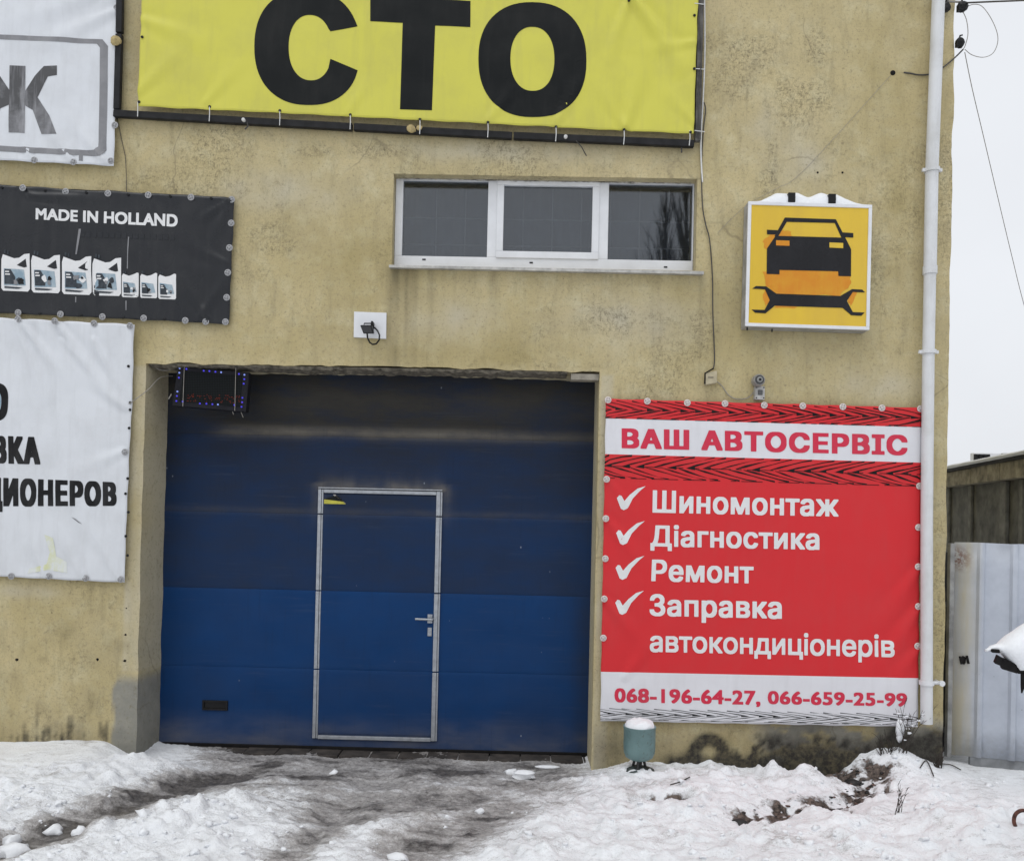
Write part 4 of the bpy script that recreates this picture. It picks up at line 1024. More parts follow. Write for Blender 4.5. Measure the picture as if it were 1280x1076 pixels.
# ================================================================== DOWNPIPE
dp = thing('downpipe', 'white plastic downpipe running down the corner of the facade', 'downpipe', P(1158, 905, -.07))
yp = -.085
pl = [(1177.5, -120), (1173, 0), (1164.8, 213), (1162.5, 338)]
pl2 = [(1162.5, 338), (1160.5, 440), (1158.5, 640), (1158.2, 904)]
rp = .047
mb = MB(); mb.tube([P(*p, yp) for p in pl], rp, 24); mb.build('pipe', M['pipe'], dp, smooth=True)
mb = MB(); pts = [P(*p, yp) for p in pl2]; mb.tube(pts, rp*.93, 24, cap=False); mb.tube([pts[-1]+V(0,0,.0), pts[-1]+V(0,0,.02)], rp*.80, 24); mb.build('pipe', M['pipe'], dp, smooth=True)
for px, py in ((1165, 213), (1160.5, 440)):
    c = P(px, py, yp); mb = MB(); mb.tube([c - V(0,0,.014), c + V(0,0,.014)], rp+.010, 24); mb.box((c.x-rp-.028, yp-.010, c.z-.012), (c.x-rp+.0, yp+.010, c.z+.012)); mb.box((c.x+rp, yp-.010, c.z-.012), (c.x+rp+.028, yp+.010, c.z+.012)); mb.box((c.x-.012, yp+rp, c.z-.008), (c.x+.012, .0, c.z+.008))
    mb.build('clamp', M['pipe'], dp, smooth=True)
c = P(1162.5, 338, yp); MB().tube([c - V(0,0,.03), c + V(0,0,.03)], rp+.005, 24).build('coupling', M['pipe'], dp, smooth=True)
c = P(1158.2, 853, yp); mb = MB(); mb.tube([c - V(0,0,.016), c + V(0,0,.016)], rp+.007, 24)
mb.tube([c + V(rp, 0, 0), c + V(rp+.05, .005, 0), c + V(rp+.06, .08, 0)], .014, 10); mb.lathe([(.022, 0), (.022, .02)], 12, c + V(rp+.062, -.005, .0), 'Y')
mb.build('clamp', M['white_pvc'], dp, smooth=True)

# ================================================================== WALL FITTINGS
# floodlight and its backing board
bp = pq(442.5, 389.5, 483, 391, 482.5, 423.5, 442, 421.5, -.02)
o = MB().slab([bp[3], bp[2], bp[1], bp[0]], .018).build('backing_board', M['white_pvc'], None, bevel=.002, org=P(462, 423))
tag(o, 'small white board screwed to the wall above the blue door', 'board')
fl_ = thing('floodlight', 'tiny black floodlight with a looped cable on the white board', 'floodlight', P(459, 412))
yF = -.14
f4 = [P(454.2, 417.2, yF+.03), P(467, 417.2, yF+.03), P(463.8, 406.5, yF), P(450, 406.5, yF)]
mb = MB(); mb.hexa(f4, [p + V(.0, .045, .012) for p in f4]); mb.build('housing', M['black'], fl_, bevel=.005)
g4 = [lerp(p, (f4[0]+f4[2])/2, .18) + V(0, -.002, 0) for p in f4]
MB().hexa(g4, [p + V(0, .004, 0) for p in g4]).build('lens', simple('dark_lens', (.03, .03, .032, 1), .15), fl_)
mb = MB(); mb.tube([P(455, 406, -.10), P(455.5, 404.3, -.10), P(466, 404.3, -.10), P(467, 408, -.10)], .005, 8); mb.box(tuple(P(463.5, 408.5, -.09)), tuple(P(468, 404, -.02)))
mb.build('bracket', M['black'], fl_, smooth=True)
lp = [(458.8, 416), (459.4, 422), (462, 428), (466, 430.6), (470.5, 429.6), (474, 425), (474.4, 419), (472, 413.5), (468.5, 409.8), (465, 408)]
MB().tube([P(*p, -.075+.03*math.sin(i)) for i, p in enumerate(lp)], .0065, 8).build('cable', M['black'], fl_, smooth=True)

# camera and its box
cm = thing('security_camera', 'small grey dome camera on a square base above the red banner', 'camera', P(949, 499))
c = P(948.8, 475, -.11)
mb = MB(); mb.lathe([(.036, -.09), (.047, -.05), (.047, .0), (.040, .014)], 24, c, 'Y'); mb.build('housing', simple('grey_camera_shell', (.30, .29, .27, 1), .4, 0, .25, 30), cm, smooth=True)
mb = MB(); mb.lathe([(.034, .012), (.034, .020), (.026, .021)], 24, c, 'Y'); mb.build('lens_ring', simple('dark_ring', (.05, .05, .05, 1), .3), cm, smooth=True)
mb = MB(); mb.lathe([(.022, .018), (.022, .026), (.008, .030)], 20, c, 'Y'); mb.build('lens', simple('pale_ring_lens', (.24, .24, .23, 1), .2), cm, smooth=True)
mb = MB(); mb.lathe([(.010, .026), (.010, .033), (.003, .034)], 16, c, 'Y'); mb.build('lens_core', M['black'], cm, smooth=True)
a, b = P(944, 482.5, -.05), P(955.8, 499.5, -.05)
MB().box((a.x, -.055, b.z), (b.x, .0, a.z)).build('base', simple('grey_box', (.48, .47, .45, 1), .5, 0, .2, 30), cm, bevel=.006)
mb = MB(); c2 = (a+b)/2; mb.box((c2.x-.017, -.062, c2.z-.018), (c2.x+.019, -.05, c2.z+.022)); mb.build('connector', simple('grey_connector', (.10, .10, .10, 1), .5), cm, bevel=.004)
mb = MB()
for sx, sz in ((-.028, .04), (.028, .04), (.028, -.04), (-.028, -.04)): mb.lathe([(.005, 0), (.005, .004)], 8, (c2.x+sx, -.055, c2.z+sz), 'Y')
mb.build_each('screw', M['steel_dark'], cm)
p = P(949, 481, -.07); MB().tube([p + V(0, 0, .03), p - V(0, 0, .02)], .012, 10).build('neck', simple('grey_neck', (.25, .24, .23, 1), .5), cm, smooth=True)
# junction box
jb = thing('junction_box', 'wall coloured junction box with a black strip for its shadow left of the camera', 'box', P(889, 481))
jq = [P(881.5, 481, -.05), P(896.5, 478.5, -.05), P(896.5, 463, -.05), P(882, 466, -.05)]
MB().hexa(jq, [V(p.x, 0, p.z) for p in jq]).build('case', simple('ochre_box_paint', (.46, .40, .27, 1), .7, 0, .15, 20), jb, bevel=.004)
MB().tube([P(881, 480, -.052), P(881.3, 466.5, -.052), P(892, 460.5, -.052)], .006, 6).build('shadow_strip', M['rubber'], jb)  # black strip modelling the shadow along the box edge
p = P(888.5, 471.5, -.052); MB().box((p.x-.02, -.054, p.z-.005), (p.x+.02, -.048, p.z+.005)).build('badge', simple('faded_badge', (.22, .19, .14, 1), .6), jb)
def cable(name, label, pts, r, mat, n=6, cat='cable', sub=True):
    pts = [Vector(p) for p in pts]
    if sub and len(pts) > 2:
        out = []
        for i in range(len(pts)-1):
            a0_, a1_, a2_, a3_ = pts[max(i-1, 0)], pts[i], pts[i+1], pts[min(i+2, len(pts)-1)]
            for k in range(5):
                t = k/5; out.append(.5*((2*a1_) + (a2_-a0_)*t + (2*a0_-5*a1_+4*a2_-a3_)*t*t + (3*a1_-a0_-3*a2_+a3_)*t**3))
        pts = out + [pts[-1]]
    mb = MB(); mb.tube(pts, r, n); o = mb.build(name, mat, None, smooth=True, org=pts[0])
    return tag(o, label, cat)
w = -.012
cable('cable', 'thin dark cable hanging from the banner frame down to the junction box', [P(880, 128, -.02), P(882, 138, -.02), P(879.5, 160, w), P(877, 205, w), P(878, 255, w), P(882, 280, w), P(887, 300, w), P(890.5, 345, w), P(891, 390, w), P(893, 440, w), P(892.5, 457, w), P(890, 462, -.03)], .0045, M['cable'])
cable('cable', 'pale cable running up beside the yellow banner', [P(878, 228, w), P(876, 180, -.02), P(879, 120, -.02), P(881, 60, -.02), P(880, -40, -.02)], .006, M['string'])
cable('cable', 'dark cord dangling beside the right upright of the frame', [P(874, 176, -.08), P(873, 120, -.08), P(877, 70, -.082), P(874, 20, -.08), P(878, -40, -.08)], .004, M['cable'])
cable('cable', 'grey cable sagging from the junction box to the dome camera', [P(896.5, 477, -.03), P(903, 483, w), P(911, 494, w), P(922, 499, w), P(935, 497, w), P(942, 490, -.03)], .0035, M['cable_grey'])
cable('wire', 'thin wire stretched slantwise over the wall behind the yellow sign', [P(1114, 94, -.006), P(1005, 213, -.006), P(970, 236, -.006), P(933, 257, -.006), P(898, 290, -.006)], .0014, M['cable_grey'])
cable('wire', 'short grey wire crossing the corner of the white banner to the door recess', [P(161, 505, -.055), P(184, 488, -.02), P(200, 472, .1), P(216, 470, .2)], .003, M['cable_grey'])
cable('wire', 'pale wire looping down at the top left corner of the door recess', [P(190, 452, .02), P(197, 461, .08), P(208, 463, .12), P(220, 460, .12)], .004, M['cable_grey'])
cable('crack_wire', 'thin dark wire running down the plaster between the left banners', [P(146, 145, -.01), P(152, 175, -.008), P(157, 200, -.008), P(158, 240, -.02)], .0025, M['cable'], cat='wire')
for px, py, r, lab in ((1116, 91.5, .020, 'round black hole in the plaster left of the downpipe'), (1022, 216, .008, 'black wall plug above the left bracket of the yellow sign'), (1053, 216, .008, 'black wall plug above the right bracket of the yellow sign')):
    o = MB().lathe([(r, -.012), (r, .003), (r*.6, .005)], 12, P(px, py, 0), 'Y').build('wall_plug', M['rubber'], None, org=P(px, py, 0)); tag(o, lab, 'wall plug')
for px, py, r in ((21,824,.015),(122,824,.015),(156,825.5,.014),(65,765,.012),(73,767,.010),(85,780,.010),(158,760,.010),(157,793,.011),(162,602,.009),(161,560,.009)):
    o = MB().rock(P(px, py, .001), r, 1, .5, (1, .35, .8)).build('anchor_hole', M['rubber'], None, smooth='all', org=P(px, py, 0))
    tag(o, 'small dark anchor hole in the plaster below or beside the white banner', 'anchor hole', 'anchor holes around the white banner')
# insulators and wires at the top right corner
def clamp(px, py, y, s, label):
    c = P(px, py, y); t = thing('cable_clamp', label, 'clamp', c)
    mb = MB(); mb.rock(c, s, 2, .25, (1, .8, 1.1)); mb.box((c.x-s*.9, c.y-s*.5, c.z-s*.9), (c.x+s*.5, c.y+s*.5, c.z+s*.4)); mb.build('body', M['black'], t, bevel=.004)
    mb = MB(); mb.tube([c + V(-s*.2, 0, s*.6), c + V(0, 0, s*1.6), c + V(s*.5, 0, s*1.7)], s*.18, 6); mb.build('hook', M['steel_dark'], t)
    return t
clamp(1183, 9.5, -.05, .036, 'black cable clamp between downpipe and building corner')
clamp(1203, 8.5, -.03, .042, 'upper black cable clamp hanging outside the building corner')
clamp(1200, 54, -.03, .036, 'lower black cable clamp hanging outside the building corner')
o = MB().tube([P(1180, 2, -.03), P(1205, 3, -.03)], .008, 8).build('bracket_rod', M['cable_grey'], None, org=P(1190, 2)); tag(o, 'grey rod carrying the cable clamps at the top right corner', 'rod')
cable('overhead_wire', 'dark wire leaving the upper clamp for the right edge of the sky', [P(1206, 4, -.03), P(1240, 2.5, -.3), P(1285, .5, -.8), P(1500, -12, -3)], .006, M['cable'], cat='wire')
cable('wire', 'thin wire looping out in front of the sky beside the corner', [P(1207, 10, -.03), P(1216, 6, -.05), P(1227, 8, -.05), P(1238, 22, -.05), P(1246, 40, -.05), P(1247, 54, -.05), P(1241, 67, -.05), P(1229, 72, -.05), P(1215, 69, -.05), P(1206, 62, -.03)], .0028, M['cable_grey'])
cable('wire', 'thin wire linking the two clamps outside the corner', [P(1203, 14, -.03), P(1208, 25, -.03), P(1210, 42, -.03), P(1207, 56, -.03), P(1204, 62, -.03)], .003, M['cable_grey'])
cable('cable', 'dark cable passing behind the downpipe to a hole in the wall', [P(1204, 62, -.03), P(1194, 72, -.012), P(1181, 83, w), P(1168, 92, w), P(1150, 94, w), P(1138, 92, w), P(1129.5, 91, 0)], .006, M['cable'])
cable('overhead_wire', 'faint grey wire falling across the white sky on the right', [P(1206, 66, .0), P(1215, 110, .4), P(1228, 165, .9), P(1248, 250, 1.6), P(1266, 325, 2.1), P(1283, 392, 2.5), P(1330, 560, 4)], .0035, M['cable_grey'], cat='wire')

# ================================================================== LED SIGN
yl = .06
ld = thing('led_sign', 'dark LED sign with blue dots hung under the lintel of the door recess', 'LED sign', P(262, 512, yl))
lq = pq(222, 458, 311.5, 465.5, 307.5, 515, 215, 507, yl)
MB().slab([lq[3], lq[2], lq[1], lq[0]], .07).build('case', simple('led_case', (.014, .014, .018, 1), .6, 0, .2, 14, 0, .15), ld, bevel=.004)
iq = [bil(lq, u, v) + V(0, -.003, 0) for u, v in ((.09, .88), (.91, .88), (.91, .10), (.09, .10))]
def led_mat():
    t = NT('led_grid'); v = t.n('TexVoronoi'); v.inputs['Scale'].default_value = 75; v.inputs['Randomness'].default_value = 0; t.put(v.inputs['Vector'], t.co)
    return t.set(t.mix(t.ramp(v.outputs['Distance'], .3, .45), (.012, .015, .017, 1), (.004, .005, .005, 1)), .6, None, None, .1)
MB().hexa(iq, [p + V(0, .004, 0) for p in iq]).build('led_panel', led_mat(), ld)
def emis(name, col, st):
    t = NT(name); e = t.n('Emission'); e.inputs[0].default_value = col; e.inputs[1].default_value = st; t.t.links.new(e.outputs[0], t.o.inputs[0]); return t.mat
ZL = lambda x, y: (180+x/8., 430+y/8.)
mb = MB()
for x, y in ((358,242),(354,288),(350,337),(425,250),(598,268),(655,271),(715,278),(772,283),(950,300),(1005,308),(1004,352),(998,397),(335,475),(330,520),(325,570),(388,575),(560,595),(625,597),(685,602),(740,605),(985,538),(982,582),(976,628),(905,610)):
    mb.lathe([(.0070, 0), (.0070, .004), (.003, .006)], 8, P(*ZL(x, y), yl-.002), 'Y', random.choice((0, 0, 1)))
mb.build_each('blue_diode', [emis('blue_led', (.12, .10, 1, 1), .75), emis('pale_blue_led', (.30, .40, 1, 1), .9)], ld)
mb = MB()
for i in range(120):
    x = random.uniform(430, 980); y = 505 + (x-430)*.04 + random.choice((0, 14, 28, 42, 56, 70)) - 6
    if fbm(x*.02, y*.02, 2, 2) < -.12: continue
    p = P(*ZL(x, y), yl-.004); mb.box((p.x-.0030, p.y-.001, p.z-.0018), (p.x+.0030, p.y+.003, p.z+.0018))
mb.build('red_diode', emis('red_led', (.55, .09, .05, 1), .34), ld)['kind'] = 'stuff'
for (xa, ya), (xb, yb_) in (((405, 175), (388, 625)), ((918, 225), (908, 668))):
    MB().tube([P(*ZL(xa, ya), yl-.010), P(*ZL(xb, yb_), yl-.010)], .0026, 6).build('tie', M['cable_grey'], ld)
mb = MB(); mb.tube([P(*ZL(970, 680), yl), P(*ZL(985, 715), yl), P(*ZL(992, 735), yl)], .002, 5); mb.tube([P(*ZL(885, 675), yl), P(*ZL(895, 705), yl)], .002, 5); mb.tube([P(*ZL(275, 500), yl), P(*ZL(245, 550), yl)], .004, 5)
mb.build_each('wire_end', M['cable_grey'], ld)

# ================================================================== URN
uy = -.25
uc = P(798.5, 962, uy); hz = ground_at(uc.x, uy)[0]
un = thing('litter_bin', 'small pale teal metal bin on a footed base full of snow', 'litter bin', (uc.x, uy, hz))
zt_, zb_ = P(798.5, 907, uy).z, P(798.5, 949, uy).z; rb = .118; Hb = zt_-zb_
def teal():
    t = NT('teal_enamel'); n = t.noise(7, 6, .65); n2 = t.noise(40, 4, .7)
    c = t.mix(t.ramp(n, .35, .7), (.15, .245, .245, 1), (.095, .165, .165, 1)); c = t.mix(t.ramp(n2, .58, .72, 0, .8), c, (.08, .075, .06, 1))
    c = t.mix(t.ramp(t.noise(2.2, 3), .5, .7, 0, .5), c, (.27, .36, .355, 1))
    return t.set(c, .45, 0, t.bump(n2, .12, .005))
M['teal'] = teal()
prof = [(.02, 0), (rb*.62, .004), (rb*.86, .022), (rb*.97, .055), (rb, .09), (rb*1.0, Hb-.02), (rb*1.03, Hb-.012), (rb*1.03, Hb), (rb*.95, Hb), (rb*.93, Hb-.06)]
MB().lathe(prof, 36, (uc.x, uy, zb_)).build('bowl', M['teal'], un, smooth=True)
mb = MB(); gz = hz - .01
for a in (.3, 2.4, 4.4):
    mb.tube([(uc.x+.035*math.cos(a), uy+.035*math.sin(a), zb_+.01), (uc.x+.055*math.cos(a), uy+.055*math.sin(a), gz+.02)], .010, 8)
mb.tube([(uc.x+.01, uy, zb_+.01), (uc.x+.005, uy, gz)], .016, 10)
mb.build('stem', simple('rusted_dark_metal', (.035, .035, .033, 1), .7, 0, .5, 20), un, smooth=True)
MB().lathe([(.115, 0), (.115, .012), (.09, .022), (.03, .035)], 28, (uc.x, uy, gz-.002)).build('base', simple('dark_green_cast', (.06, .075, .075, 1), .6, 0, .5, 20, .3), un, smooth=True)
mb = MB(); nr = 12; n = 30
pr = [(rb*.95*math.sin(math.pi/2*i/nr), Hb-.012 + .072*math.cos(math.pi/2*i/nr)**.8) for i in range(nr, 0, -1)]
mb.lathe(pr + [(.004, Hb+.061)], n, (uc.x, uy, zb_))
for v in mb.v:
    v.z += .018*noise.noise(v*14) + .012*noise.noise(v*30) ; v.x += .012*noise.noise(v*9 + V(3,3,3))*(v.z-zb_-Hb+.012)/.07
tag(mb.build('snow_heap', M['snow_cap'], None, smooth='all', org=(uc.x, uy, zt_)), 'rounded heap of snow filling the teal litter bin', 'snow')

# ================================================================== RIGHT SIDE: garage row, gate, objects
A, Bp = P(1180, 592, 5.3), P(1280, 572, 2.7)
roof_z = (A.z+Bp.z)/2
u = V(Bp.x-A.x, Bp.y-A.y, 0).normalized(); nrm = V(-u.y, u.x, 0)
if nrm.x < 0: nrm = -nrm                               # away from us
orig = V(A.x, A.y, 0)
def L(s_, d, z): return orig + u*s_ + nrm*d + V(0, 0, z)
gr = thing('garage_row', 'low dark grey slab walled garage row behind the metal gate', 'garages', L(1.5, 2, 0))
gm = simple('dark_slab_concrete', (.155, .155, .138, 1), .85, 0, .35, 5, .3)
gm2 = simple('pale_rib_concrete', (.20, .20, .18, 1), .85, 0, .3, 7, .3)
bt = roof_z - .22
mb = MB(); mb.hexa([L(-4, 0, -.3), L(4.6, 0, -.3), L(4.6, 0, bt), L(-4, 0, bt)], [L(-4, 4, -.3), L(4.6, 4, -.3), L(4.6, 4, bt), L(-4, 4, bt)])
mb.build('wall', gm, gr)
def sx(px): # along-wall coordinate for a picture column
    d = ray(px, 640); # intersect the wall's line
    den = d.x*u.y - d.y*u.x; t = ((orig.x-CAM.x)*u.y - (orig.y-CAM.y)*u.x)/den
    q_ = CAM + d*t; return (q_-orig).dot(u)
def mbox(mb, s0, s1, d0, d1, z0, z1):
    mb.hexa([L(s0, d0, z0), L(s1, d0, z0), L(s1, d0, z1), L(s0, d0, z1)], [L(s0, d1, z0), L(s1, d1, z0), L(s1, d1, z1), L(s0, d1, z1)])
mb = MB()
for a, b, d in ((1184, 1189, .035), (1213, 1217, .035), (1254, 1262, .045), (1277, 1282, .035)): mbox(mb, sx(a), sx(b), -d, .0, -.3, bt-.004)
mb.build_each('rib', gm2, gr, bevel=.01)
mb = MB(); s_ = -4.; 
while s_ < 4.6: l_ = min(.9, 4.6-s_); mbox(mb, s_, s_+l_-.012, -.12, .3, bt, roof_z-.02+random.uniform(-.006,.006)); s_ += l_
mb.build_each('fascia', simple('stained_pale_concrete', (.36, .325, .24, 1), .9, 0, .45, 6, .4), gr, bevel=.008)
mb = MB(); mbox(mb, -4, 4.6, -.15, 4.2, roof_z-.022, roof_z+.02); mb.build('roof', simple('tar_edge', (.03, .028, .026, 1), .8, 0, .4, 10), gr)
mb = MB(); ns = 110
for i in range(ns+1):
    s_ = lerp(-4, 4.6, i/ns); k = .012*fbm(s_*4, 0, 3, 3)
    for d, z in ((-.165+k, .012), (-.195+k, .028+k), (-.185+k, .052+k*.8), (-.12, .068+k*.6), (.1, .072+k*.5), (4.2, .075)): mb.v.append(L(s_, d, roof_z+z))
for i in range(ns):
    for j in range(5): k = i*6+j; mb.f.append([k, k+1, k+7, k+6]); mb.m.append(0)
tag(mb.build('roof_snow', M['snow_cap'], None, smooth='all', org=L(1.5, 0, roof_z)), 'snow sheet lying along the roof edge of the grey garages', 'snow')
# rooftop unit
ru = thing('rooftop_unit', 'small white louvred unit on the snowy garage roof', 'roof unit', L(1.0, .7, roof_z+.1))
def rp_(px, py, y): return P(px, py, y)
yr = 4.6
a, b = P(1217.5, 567.5, yr), P(1236.5, 582, yr); c = P(1300, 564, yr)
mb = MB(); mb.box((a.x, yr+.01, b.z-.25), (c.x, yr+.10, a.z+.02)); mb.build('body', M['white_pvc'], ru, bevel=.01)
mb = MB(); 
for i in range(4): z = lerp(b.z+.01, a.z-.01, i/3); mb.box((a.x+.01, yr-.015, z-.009), (b.x, yr-.002, z+.009))
for i in range(4): x = lerp(a.x+.008, b.x-.008, i/3); mb.box((x-.006, yr-.018, b.z), (x+.006, yr-.003, a.z))
mb.box((a.x, yr-.001, b.z-.02), (b.x+.01, yr+.009, a.z)); mb.build('grille', M['black'], ru)
mb = MB()
for i in range(9):
    p = P(1255+i*4, 569-i*.3, yr-.005); q_ = P(1251+i*4, 578-i*.3, yr-.005); mb.tube([p, q_], .006, 5)
mb.build_each('slat', simple('grey_slat', (.2, .2, .21, 1), .5), ru)
MB().tube([P(1252, 567.5, yr-.01), P(1290, 566.5, yr-.01)], .012, 6).build('rail', M['cable_grey'], ru)

# metal gate
gt = thing('metal_gate', 'pale blue grey profiled sheet metal gate with a rusty corner', 'gate', P(1235, 955, .15))
gl, grr = P(1191, 800, .20), P(1280, 800, .06)
du = V(grr.x-gl.x, grr.y-gl.y, 0); du /= du.length
ztop, zbot = P(1192, 677.5, .2).z, P(1195, 943, .2).z
def gate_mat():
    t = NT('gate_paint'); n = t.noise(5, 5, .6); n2 = t.noise(26, 5, .7)
    sp = t.n('SeparateXYZ'); t.put(sp.inputs[0], t.co)
    c = t.mix(t.ramp(n, .35, .7), (.46, .495, .56, 1), (.37, .40, .46, 1))
    lx_ = (gl-P(1235, 955, .15)).x
    ye = t.math('MULTIPLY', t.ramp(sp.outputs['X'], lx_+.19, lx_+.10), t.ramp(t.noise(3, 4, .6, t.map((3, 1, .4))), .3, .6, .2, 1))
    c = t.mix(t.math('MULTIPLY', ye, .75), c, (.46, .41, .27, 1))
    zt0 = ztop - P(1235, 955, .15).z
    ru_ = t.math('MULTIPLY', t.math('MULTIPLY', t.ramp(sp.outputs['X'], lx_+.14, lx_+.03), t.ramp(t.math('ABSOLUTE', t.math('SUBTRACT', sp.outputs['Z'], zt0-.13)), .12, .02)), t.ramp(n2, .40, .55))
    c = t.mix(ru_, c, (.16, .055, .03, 1))
    sp2 = t.math('MULTIPLY', t.ramp(t.vor(14), .06, .03), t.ramp(n, .5, .6))
    c = t.mix(sp2, c, (.05, .045, .04, 1))
    gd_ = t.math('MULTIPLY', t.ramp(sp.outputs['Z'], .35, .0), t.ramp(n2, .35, .65))
    c = t.mix(t.math('MULTIPLY', gd_, .4), c, (.22, .21, .18, 1))
    return t.set(c, .48, 0, t.bump(n, .1, .02))
M['gate'] = gate_mat()
mb = MB(); wv = []; Lg = 2.4; s_ = 0.
prof = []
while s_ < Lg:
    for ds, d in ((0, 0), (.160, 0), (.172, .022), (.205, .022), (.217, 0)): prof.append((s_+ds, d))
    s_ += .235
for s_, d in prof:
    for z in np.linspace(zbot, ztop + .006*noise.noise((s_*4, 0, 0)), 8):
        p = gl + du*s_; b_ = .006*noise.noise((s_*3, z*2, 5)); mb.v.append(V(p.x, p.y - d - b_, z))
for i in range(len(prof)-1):
    for j in range(7): k = i*8+j; mb.f.append([k, k+1, k+9, k+8]); mb.m.append(0)
sh = mb.build('sheet', M['gate'], gt, smooth=True); so = sh.modifiers.new('thick', 'SOLIDIFY'); so.thickness = .004
mb = MB(); p0_ = gl + V(0, .006, 0)
mb.hexa([V(gl.x-.035, gl.y-.008, zbot-.02), V(gl.x+.002, gl.y-.008, zbot-.02), V(gl.x+.002, gl.y-.008, ztop-.01), V(gl.x-.035, gl.y-.008, ztop-.01)], [V(gl.x-.035, gl.y+.04, zbot-.02), V(gl.x+.002, gl.y+.04, zbot-.02), V(gl.x+.002, gl.y+.04, ztop-.01), V(gl.x-.035, gl.y+.04, ztop-.01)])
mb.build('edge_post', simple('grey_post_paint', (.30, .30, .29, 1), .6, 0, .3, 9), gt, bevel=.004)
k0, k1 = gl + du*.14, gl + du*Lg
mb = MB(); mb.hexa([V(k0.x, k0.y+.006, -.15), V(k1.x, k1.y+.006, -.15), V(k1.x, k1.y+.006, zbot+.03), V(k0.x, k0.y+.006, zbot+.03)], [V(k0.x, k0.y+.03, -.15), V(k1.x, k1.y+.03, -.15), V(k1.x, k1.y+.03, zbot+.03), V(k0.x, k0.y+.03, zbot+.03)])
mb.build('kick_strip', simple('grey_kick_strip', (.24, .25, .26, 1), .6, 0, .25, 9), gt)
c = P(1203.5, 824.5, .17); mb = MB(); mb.rock(c, .03, 2, .5, (.8, .3, 1.2)); mb.tube([c + V(-.03, -.01, .03), c + V(-.025, -.03, -.03)], .008, 6); mb.tube([c + V(.025, -.01, .035), c + V(.03, -.03, -.025)], .010, 6)  # dark lump and rods standing in for an irregular slot hole
mb.build('latch_hole', M['rubber'], gt)
pst = thing('fence_post', 'dark steel post in the gap between building and gate', 'post', P(1184, 945, .55))
mb = MB(); a, b = P(1180, 700, .55), P(1190, 700, .55); mb.box((a.x-.15, .55, -.1), (b.x+.05, .60, P(1184, 690, .55).z)); mb.build('shaft', simple('black_brown_post', (.028, .027, .026, 1), .7, 0, .4, 12), pst)
mb = MB()
for py in (755, 912): z = P(1184, py, .53).z; mb.box((a.x-.1, .52, z-.02), (b.x+.03, .548, z+.02))
mb.build_each('hinge', simple('grey_hinge', (.10, .10, .10, 1), .6), pst)

# snow-laden black bracket jutting in at the right edge (its post stands outside the frame)
yk = -2.4
sb_ = thing('roadside_stand', 'black metal stand jutting out before the metal gate beneath thick snow', 'stand', G(1345, 1030))
def K(px, py, y=yk): return P(px, py, y)
mb = MB(); mb.hexa([K(1252,836), K(1272,842), K(1272,830), K(1252,822)], [p + V(.02, .05, 0) for p in (K(1252,836), K(1272,842), K(1272,830), K(1252,822))])
mb.hexa([K(1243,829), K(1253,833), K(1256,824), K(1247,819)], [p + V(.02, .05, 0) for p in (K(1243,829), K(1253,833), K(1256,824), K(1247,819))])
mb.hexa([K(1239.5,815.5), K(1250,816.5), K(1250,812), K(1239.5,811.5)], [p + V(.02, .05, 0) for p in (K(1239.5,815.5), K(1250,816.5), K(1250,812), K(1239.5,811.5))])
mb.hexa([K(1272,842), K(1420,848), K(1420,815), K(1272,826)], [p + V(.02, .05, 0) for p in (K(1272,842), K(1420,848), K(1420,815), K(1272,826))])
mb.build('bracket', M['rubber'], sb_, bevel=.004)
kb = K(1350, 850, yk+.12); MB().tube([(kb.x, yk+.12, -.1), (kb.x, yk+.12, kb.z+.05)], .03, 10).build('post', M['steel_dark'], sb_, smooth=True)
mb = MB(); mb.tube([K(1279, 842), K(1278.5, 858), K(1277, 866)], [.012, .010, .003], 6); mb.tube([K(1283, 842), K(1282, 870)], [.012, .003], 6); mb.build_each('hanging_strip', M['rubber'], sb_)
mb = MB(); us_ = np.linspace(0, 1, 40)
spine = [(1238, 813), (1244, 808), (1256, 805.5), (1262, 800), (1270, 793), (1282, 784), (1310, 770), (1350, 760), (1400, 764), (1422, 800)]
under = [(1238, 814), (1250, 814), (1257, 818), (1264, 826), (1270, 832), (1275, 841), (1310, 842), (1350, 842), (1400, 842), (1422, 835)]
nk = 10
def samp(pl, t):
    f = t*(len(pl)-1); i = min(int(f), len(pl)-2); return (lerp(pl[i][0], pl[i+1][0], f-i), lerp(pl[i][1], pl[i+1][1], f-i))
nn = 45
for i in range(nn+1):
    t = i/nn; a, b = samp(spine, t), samp(under, t); hw = .012 + .07*sstep(0, .45, t)*(1-.6*sstep(.85, 1, t))
    pa, pb = K(*a), K(*b); cz, hh = (pa.z+pb.z)/2, max(.006, (pa.z-pb.z)/2)
    for k in range(nk*2):
        an = 2*math.pi*k/(nk*2); q_ = V(lerp(pa.x, pb.x, .5-.5*math.sin(an)), yk + .04 - (hw)*math.cos(an), cz + hh*math.copysign(abs(math.sin(an))**.8, math.sin(an)))
        q_ += V(0, 0, .008*noise.noise(q_*9)); mb.v.append(q_)
for i in range(nn):
    for k in range(nk*2): mb.f.append([i*nk*2+k, i*nk*2+(k+1)%(nk*2), (i+1)*nk*2+(k+1)%(nk*2), (i+1)*nk*2+k]); mb.m.append(0)
mb.f.append(list(range(nk*2))); mb.m.append(0); mb.f.append([nn*nk*2+k for k in range(nk*2)][::-1]); mb.m.append(0)
tag(mb.build('snow_load', M['snow_cap'], None, smooth='all', org=K(1280, 815)), 'thick drooping load of snow on the black stand before the metal gate', 'snow')
